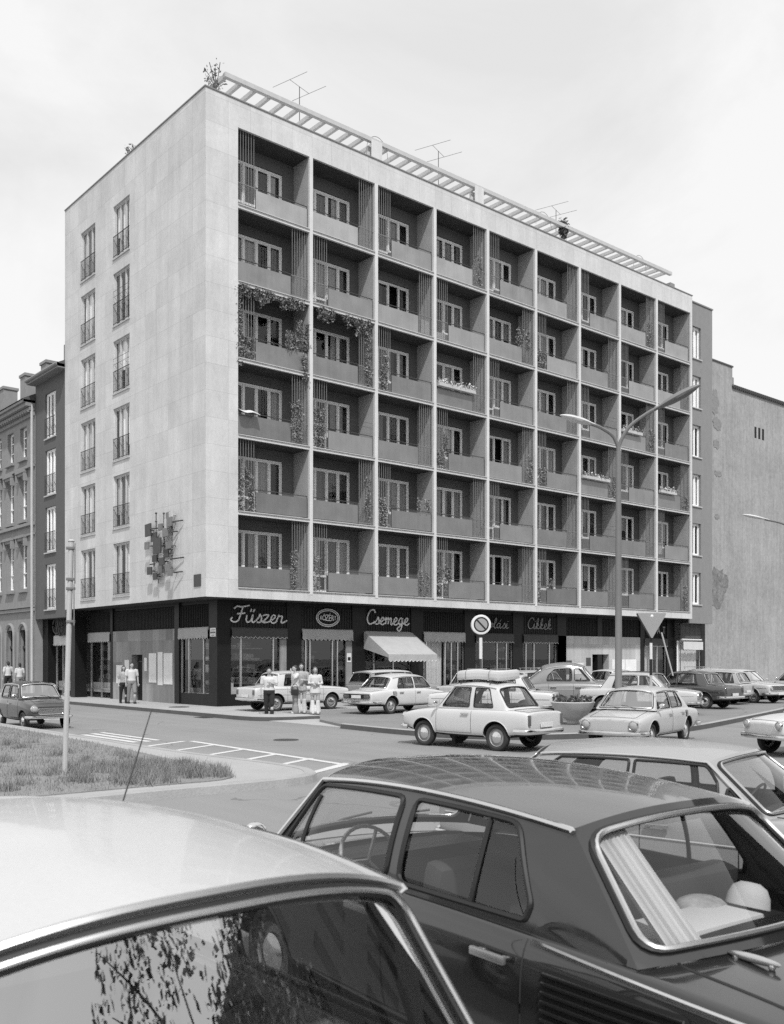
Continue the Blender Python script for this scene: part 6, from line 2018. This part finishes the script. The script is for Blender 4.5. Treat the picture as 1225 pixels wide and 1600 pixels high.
def hanging(i, k, x0, x1, n, what):
    xa = bayx(i)[0]; z = FL0 + FH * (k + 1) - .14
    t = thing('climbing_plant', '%s, %s' % (what, where(i, k)), 'climbing plant', (xa + (x0 + x1) / 2, .03, z))
    sb, lb = BM(), BM()
    w = x1 - x0
    tube(sb, [(-w / 2 + w * j / 20, .02, -.05 + .05 * math.sin(j)) for j in range(21)], .009, 4)
    for q in range(int(w / .1)):
        x = rnd.uniform(-w / 2, w / 2); L_ = rnd.uniform(.12, .42) * (1.6 if rnd.random() < .2 else 1)
        pts = [Vector((x + .03 * math.sin(j + q), rnd.uniform(-.05, .06), -L_ * j / 6)) for j in range(7)]
        tube(sb, pts, .004, 4)
        stem_leaves(lb, pts, int(n * 3) // int(w / .1), .055, .05)
    obj('stem', sb, M['bark'], t); obj('leaves', lb, [M['leaf'], M['leaf_light'], M['leaf_dark']], t, smooth=0)
hanging(0, 3, -.05, 3.1, 950, 'thick hanging creeper')
creeper(0, 3, -.1, .16, -.2, 2.7, 420, 'creeper on the stone edge')
creeper(0, 3, .1, .85, .05, .95, 330, 'leafy plants behind the bars')
creeper(0, 3, 2.1, 2.75, .9, 1.55, 300, 'bushy plant above the parapet', light=True)
creeper(0, 3, 2.9, 3.5, 1.0, 2.1, 420, 'creeper round the dividing wall')
creeper(0, 3, 3.15, 3.5, -.3, .7, 200, 'trailing shoots below', y=.0)
hanging(1, 3, .1, 1.1, 280, 'shorter hanging creeper fringe')
hanging(1, 3, 1.7, 3.2, 520, 'longer hanging creeper fringe')
creeper(1, 3, 2.7, 3.15, .1, 2.7, 620, 'dense creeper column on the bars', light=True)
creeper(0, 2, 2.55, 3.3, .2, 1.75, 620, 'pale creeper on the bars', light=True)
creeper(1, 2, .1, .78, .15, 1.7, 560, 'pale creeper on the bars', light=True)
creeper(2, 3, .05, .75, .1, 1.0, 380, 'pale plants filling the bars', light=True)
creeper(2, 3, .25, .6, .9, 1.7, 90, 'thin shoots above the bars', light=True)
creeper(0, 1, .05, .8, .05, 1.0, 300, 'flowering plants behind the bars', light=True)
creeper(0, 1, .1, .6, 1.0, 1.7, 120, 'loose shoots up the bars', light=True)
creeper(1, 1, 2.55, 3.1, .3, 2.1, 160, 'thin shoots on the bars', light=True)
creeper(2, 1, .1, .8, .1, 1.3, 420, 'bushy plants behind the bars', light=True)
creeper(2, 1, 2.5, 3.1, 1.0, 1.45, 150, 'pot plant above the parapet', light=True)
creeper(0, 0, 2.5, 3.0, .1, 1.6, 260, 'tall flowering plant on the bars', light=True)
creeper(1, 0, .05, .4, .05, 1.5, 160, 'slender plants beside the fin', light=True)
creeper(2, 0, 2.5, 3.05, .1, 1.2, 150, 'thin plants on the bars', light=True)
creeper(3, 0, .1, .6, .3, 1.5, 170, 'shoots on the bars', light=True)
creeper(3, 0, .75, 1.05, .9, 1.45, 130, 'dark bushy pot plant', light=False)
creeper(5, 0, .05, .5, .1, 1.7, 330, 'tall dense plants beside the fin', light=True)
creeper(5, 0, .9, 1.3, .9, 1.3, 70, 'small pot plant on the parapet', light=True)
creeper(3, 2, .05, .5, .2, .85, 260, 'white flowering plant behind the bars', light=True)
creeper(3, 2, .5, .8, .9, 1.7, 120, 'dark plant above the parapet end', light=False)
creeper(4, 4, 2.1, 3.0, .9, 1.75, 130, 'spiky plants above the parapet', s=.08, light=True)
creeper(5, 4, .05, .7, .1, 1.0, 240, 'dark plants behind the bars')
creeper(3, 5, 2.6, 3.2, .2, 1.6, 110, 'plants on the bars', light=True)
creeper(7, 5, 2.6, 3.2, .1, 1.5, 120, 'small plants on the bars', light=True)
creeper(4, 2, 2.7, 3.2, .1, 1.4, 100, 'small plants on the bars', light=True)
creeper(5, 2, .1, .7, .1, 1.0, 240, 'leafy plants behind the bars', light=True)
creeper(6, 2, 2.5, 3.2, .1, 1.3, 190, 'trailing plants on the bars', light=True)
creeper(8, 0, 2.7, 3.2, .1, 1.6, 130, 'thin plants on the bars', light=True)
creeper(8, 2, 2.6, 3.2, .1, .9, 110, 'small plants on the bars', light=True)
creeper(7, 3, 2.6, 3.2, .1, 1.5, 130, 'plants on the bars', light=True)
def flower_box(i, k, x0, x1, label, blooms=.6):
    xa = bayx(i)[0]; z = FL0 + FH * k
    t = thing('flower_box', '%s, %s' % (label, where(i, k)), 'flower box', (xa + (x0 + x1) / 2, -.02, z + .84))
    w = x1 - x0
    b = BM(); box(b, -w / 2, w / 2, -.1, .1, .0, .16, 0, .01); obj('trough', b, M['concrete'], t, smooth=0)
    b = BM()
    for q in range(int(w * 190)): leaf(b, (rnd.uniform(-w / 2, w / 2), rnd.gauss(-.02, .07), .16 + abs(rnd.gauss(0, .1))), rnd.uniform(.03, .055), 0 if rnd.random() > blooms else 1)
    obj('flowers', b, [M['leaf'], M['flower']], t, smooth=0)
flower_box(3, 3, .1, 2.5, 'long trough of white flowers on the parapet', .7)
flower_box(6, 2, .1, 2.4, 'trough of pale flowers on the parapet', .35)
flower_box(8, 2, .2, 1.8, 'trough of white flowers on the parapet', .65)
flower_box(7, 3, .1, 1.9, 'trough of mixed flowers on the parapet', .4)
# washing and odds and ends
t = thing('white_cloth', 'white cloth spread over the parapet, first bay from the corner, third lowest balcony row', 'cloth', (bayx(0)[0] + .4, .1, FL0 + 6 + .94))
b = BM()
for q in range(10):
    for j, (y0, z0, y1, z1) in enumerate(((-.35, -.08, -.1, .06), (-.1, .06, .25, .1))):
        f = lambda x: .03 * math.sin(x * 9)
        xa_, xb_ = -.4 + .9 * q / 10, -.4 + .9 * (q + 1) / 10
        quad(b, (xa_, y0, z0 + f(xa_)), (xb_, y0, z0 + f(xb_)), (xb_, y1, z1 + f(xb_)), (xa_, y1, z1 + f(xa_)))
obj('sheet', b, M['cloth_w'], t, smooth=60)
for i, k, x0, x1, z0, z1, lab in ((2, 4, 2.72, 3.25, .05, .75, 'white slatted board leaning inside the bars'), (3, 4, .1, .75, .05, .4, 'white box behind the bars'), (6, 0, .1, .5, .05, .95, 'white board behind the bars'), (5, 5, 2.6, 3.2, .04, .14, 'pale tray at the foot of the bars'), (0, 0, 2.62, 2.9, .03, .3, 'white pot at the foot of the bars'), (8, 1, .2, .7, .3, .95, 'pale chair back behind the bars')):
    xa = bayx(i)[0]; z = FL0 + FH * k
    b = BM(); n_ = 5
    for q in range(n_): box(b, xa + x0 + (x1 - x0) * q / n_, xa + x0 + (x1 - x0) * (q + .8) / n_, .16, .2, z + z0, z + z1)
    box(b, xa + x0, xa + x1, .205, .23, z + z0, z + z1 - .02)
    tag(obj('balcony_board', b, M['cloth_w'], smooth=0), '%s, %s' % (lab, where(i, k)), 'balcony object')
# roof plants
def shrub(x, y, z, w, h, n, label, m, s=.09):
    t = thing('roof_shrub', label, 'shrub', (x, y, z))
    sb, lb = BM(), BM()
    for q in range(7):
        a = rnd.uniform(0, 2 * PI); r_ = rnd.uniform(.2, 1) * w
        pts = crom([Vector((0, 0, 0)), Vector((math.cos(a) * r_ * .4, math.sin(a) * r_ * .4, h * .5)), Vector((math.cos(a) * r_, math.sin(a) * r_, h * rnd.uniform(.7, 1)))], 5)
        tube(sb, pts, .014, 4)
        stem_leaves(lb, pts[4:], n // 7, .12, s)
    obj('stem', sb, M['bark'], t); obj('leaves', lb, [M[m], M['leaf']], t, smooth=0)
shrub(21.4, .2, ZT + .05, .36, 1.15, 520, 'dark bushy shrub at the roof edge beside the pergola', 'leaf_dark')
shrub(.75, .5, ZT + .05, .9, 1.15, 120, 'sparse twiggy shrub at the near roof corner', 'leaf_light', .06)
shrub(.3, 6.9, ZT + .05, .4, .5, 60, 'small pale weed on the roof edge above the end wall', 'leaf_light', .06)

# ------------------------------------------------------------------ park trees across the street, behind the photographer
def tree(x, y, h, label, seed):
    r = random.Random(seed)
    t = thing('park_tree', label, 'tree', (x, y, 0), 0, 'trees of the square')
    tb, lb = BM(), BM()
    tube(tb, crom([(0, 0, 0), (.1, .05, h * .25), (0, .1, h * .5), (.1, 0, h * .8)], 5), [.24 - .2 * k / 15 for k in range(16)], 10)
    for q in range(16):
        a = r.uniform(0, 2 * PI); z0 = h * r.uniform(.28, .7); L_ = h * r.uniform(.2, .36)
        e = Vector((math.cos(a) * L_, math.sin(a) * L_, z0 + L_ * r.uniform(.2, .8)))
        pts = crom([Vector((0, .05, z0)), Vector((e.x * .5, e.y * .5, z0 + (e.z - z0) * .65)), e], 5)
        tube(tb, pts, [.07 - .06 * k / (len(pts) - 1) for k in range(len(pts))], 6)
        for _ in range(9):
            c = Vector(pts[r.randrange(4, len(pts))]) + Vector((r.gauss(0, .5), r.gauss(0, .5), r.gauss(0, .4)))
            for _ in range(26): leaf(lb, (c.x + r.gauss(0, .28), c.y + r.gauss(0, .28), c.z + r.gauss(0, .22)), r.uniform(.06, .13), r.choice((0, 0, 1)))
    obj('trunk', tb, M['bark'], t); obj('crown', lb, [M['leaf_dark'], M['leaf']], t, smooth=0)

first = None
for q, (X_, D_, h_, lab) in enumerate(((12.8, 1.0, 15, 'tall leafy park tree nearest the parked cars'), (10.2, -2.4, 13, 'slender park tree next to the tallest one'), (8.0, -14.0, 12, 'park tree standing behind the photographer'), (-14, -12, 13, 'tall park tree by the grass island'),
        (18, .5, 16, 'park tree close behind the tallest one'), (26, 6, 14, 'park tree at the far end of the car park'), (-2, -22, 15, 'park tree in the second row'), (-24, -4, 14, 'park tree beyond the grass island'), (16, -24, 14, 'park tree at the back of the square'))):
    x_, y_ = camxy(X_, D_)
    if q < 3: tree(x_, y_, h_, lab, 20 + q)
    else:
        src = [o for o in COL.objects if o.name.startswith('park_tree') and o.parent is None][q % 3]
        c_ = clone(src); c_.location = (x_, y_, 0); c_.rotation_euler.z = q * 1.3; c_['label'] = lab

# unseen house, added and sized to darken the reflection in the near rear glass
def cw(X, D): return Vector((*camxy(X, D), 0))
o_, u_ = cw(24, 24), (cw(24, -26) - cw(24, 24)).normalized()
b = BM()
hol = [(2 + 3.1 * i, 3.3 + 3.1 * i, 2.2 + 3.6 * k, 4.2 + 3.6 * k) for i in range(15) for k in range(5)]
gridwall(b, o_, u_, (0, 0, 1), 50, 20.2, hol, .2)
w_ = u_.cross(Vector((0, 0, 1)))
q_ = [o_, o_ + u_ * 50, o_ + u_ * 50 - w_ * 10, o_ - w_ * 10]
for i in (1, 2, 3): quad(b, q_[i], q_[(i + 1) % 4], q_[(i + 1) % 4] + Vector((0, 0, 20.2)), q_[i] + Vector((0, 0, 20.2)))
quad(b, *[p + Vector((0, 0, 20.2)) for p in q_])
sh_ = thing('reflection_house', 'unseen dark house added for its reflection in the near car glass', 'building', (0, 0, 0))
obj('wall', b, M['reflect_dark'], sh_, smooth=0)
b = BM()
for i in range(15):
    for k in range(5):
        a0 = o_ + u_ * (2 + 3.1 * i) - w_ * .15 + Vector((0, 0, 2.2 + 3.6 * k))
        quad(b, a0, a0 + u_ * 1.3, a0 + u_ * 1.3 + Vector((0, 0, 2)), a0 + Vector((0, 0, 2)))
tag(obj('window', b, M['dark'], sh_, smooth=0), kind='stuff')
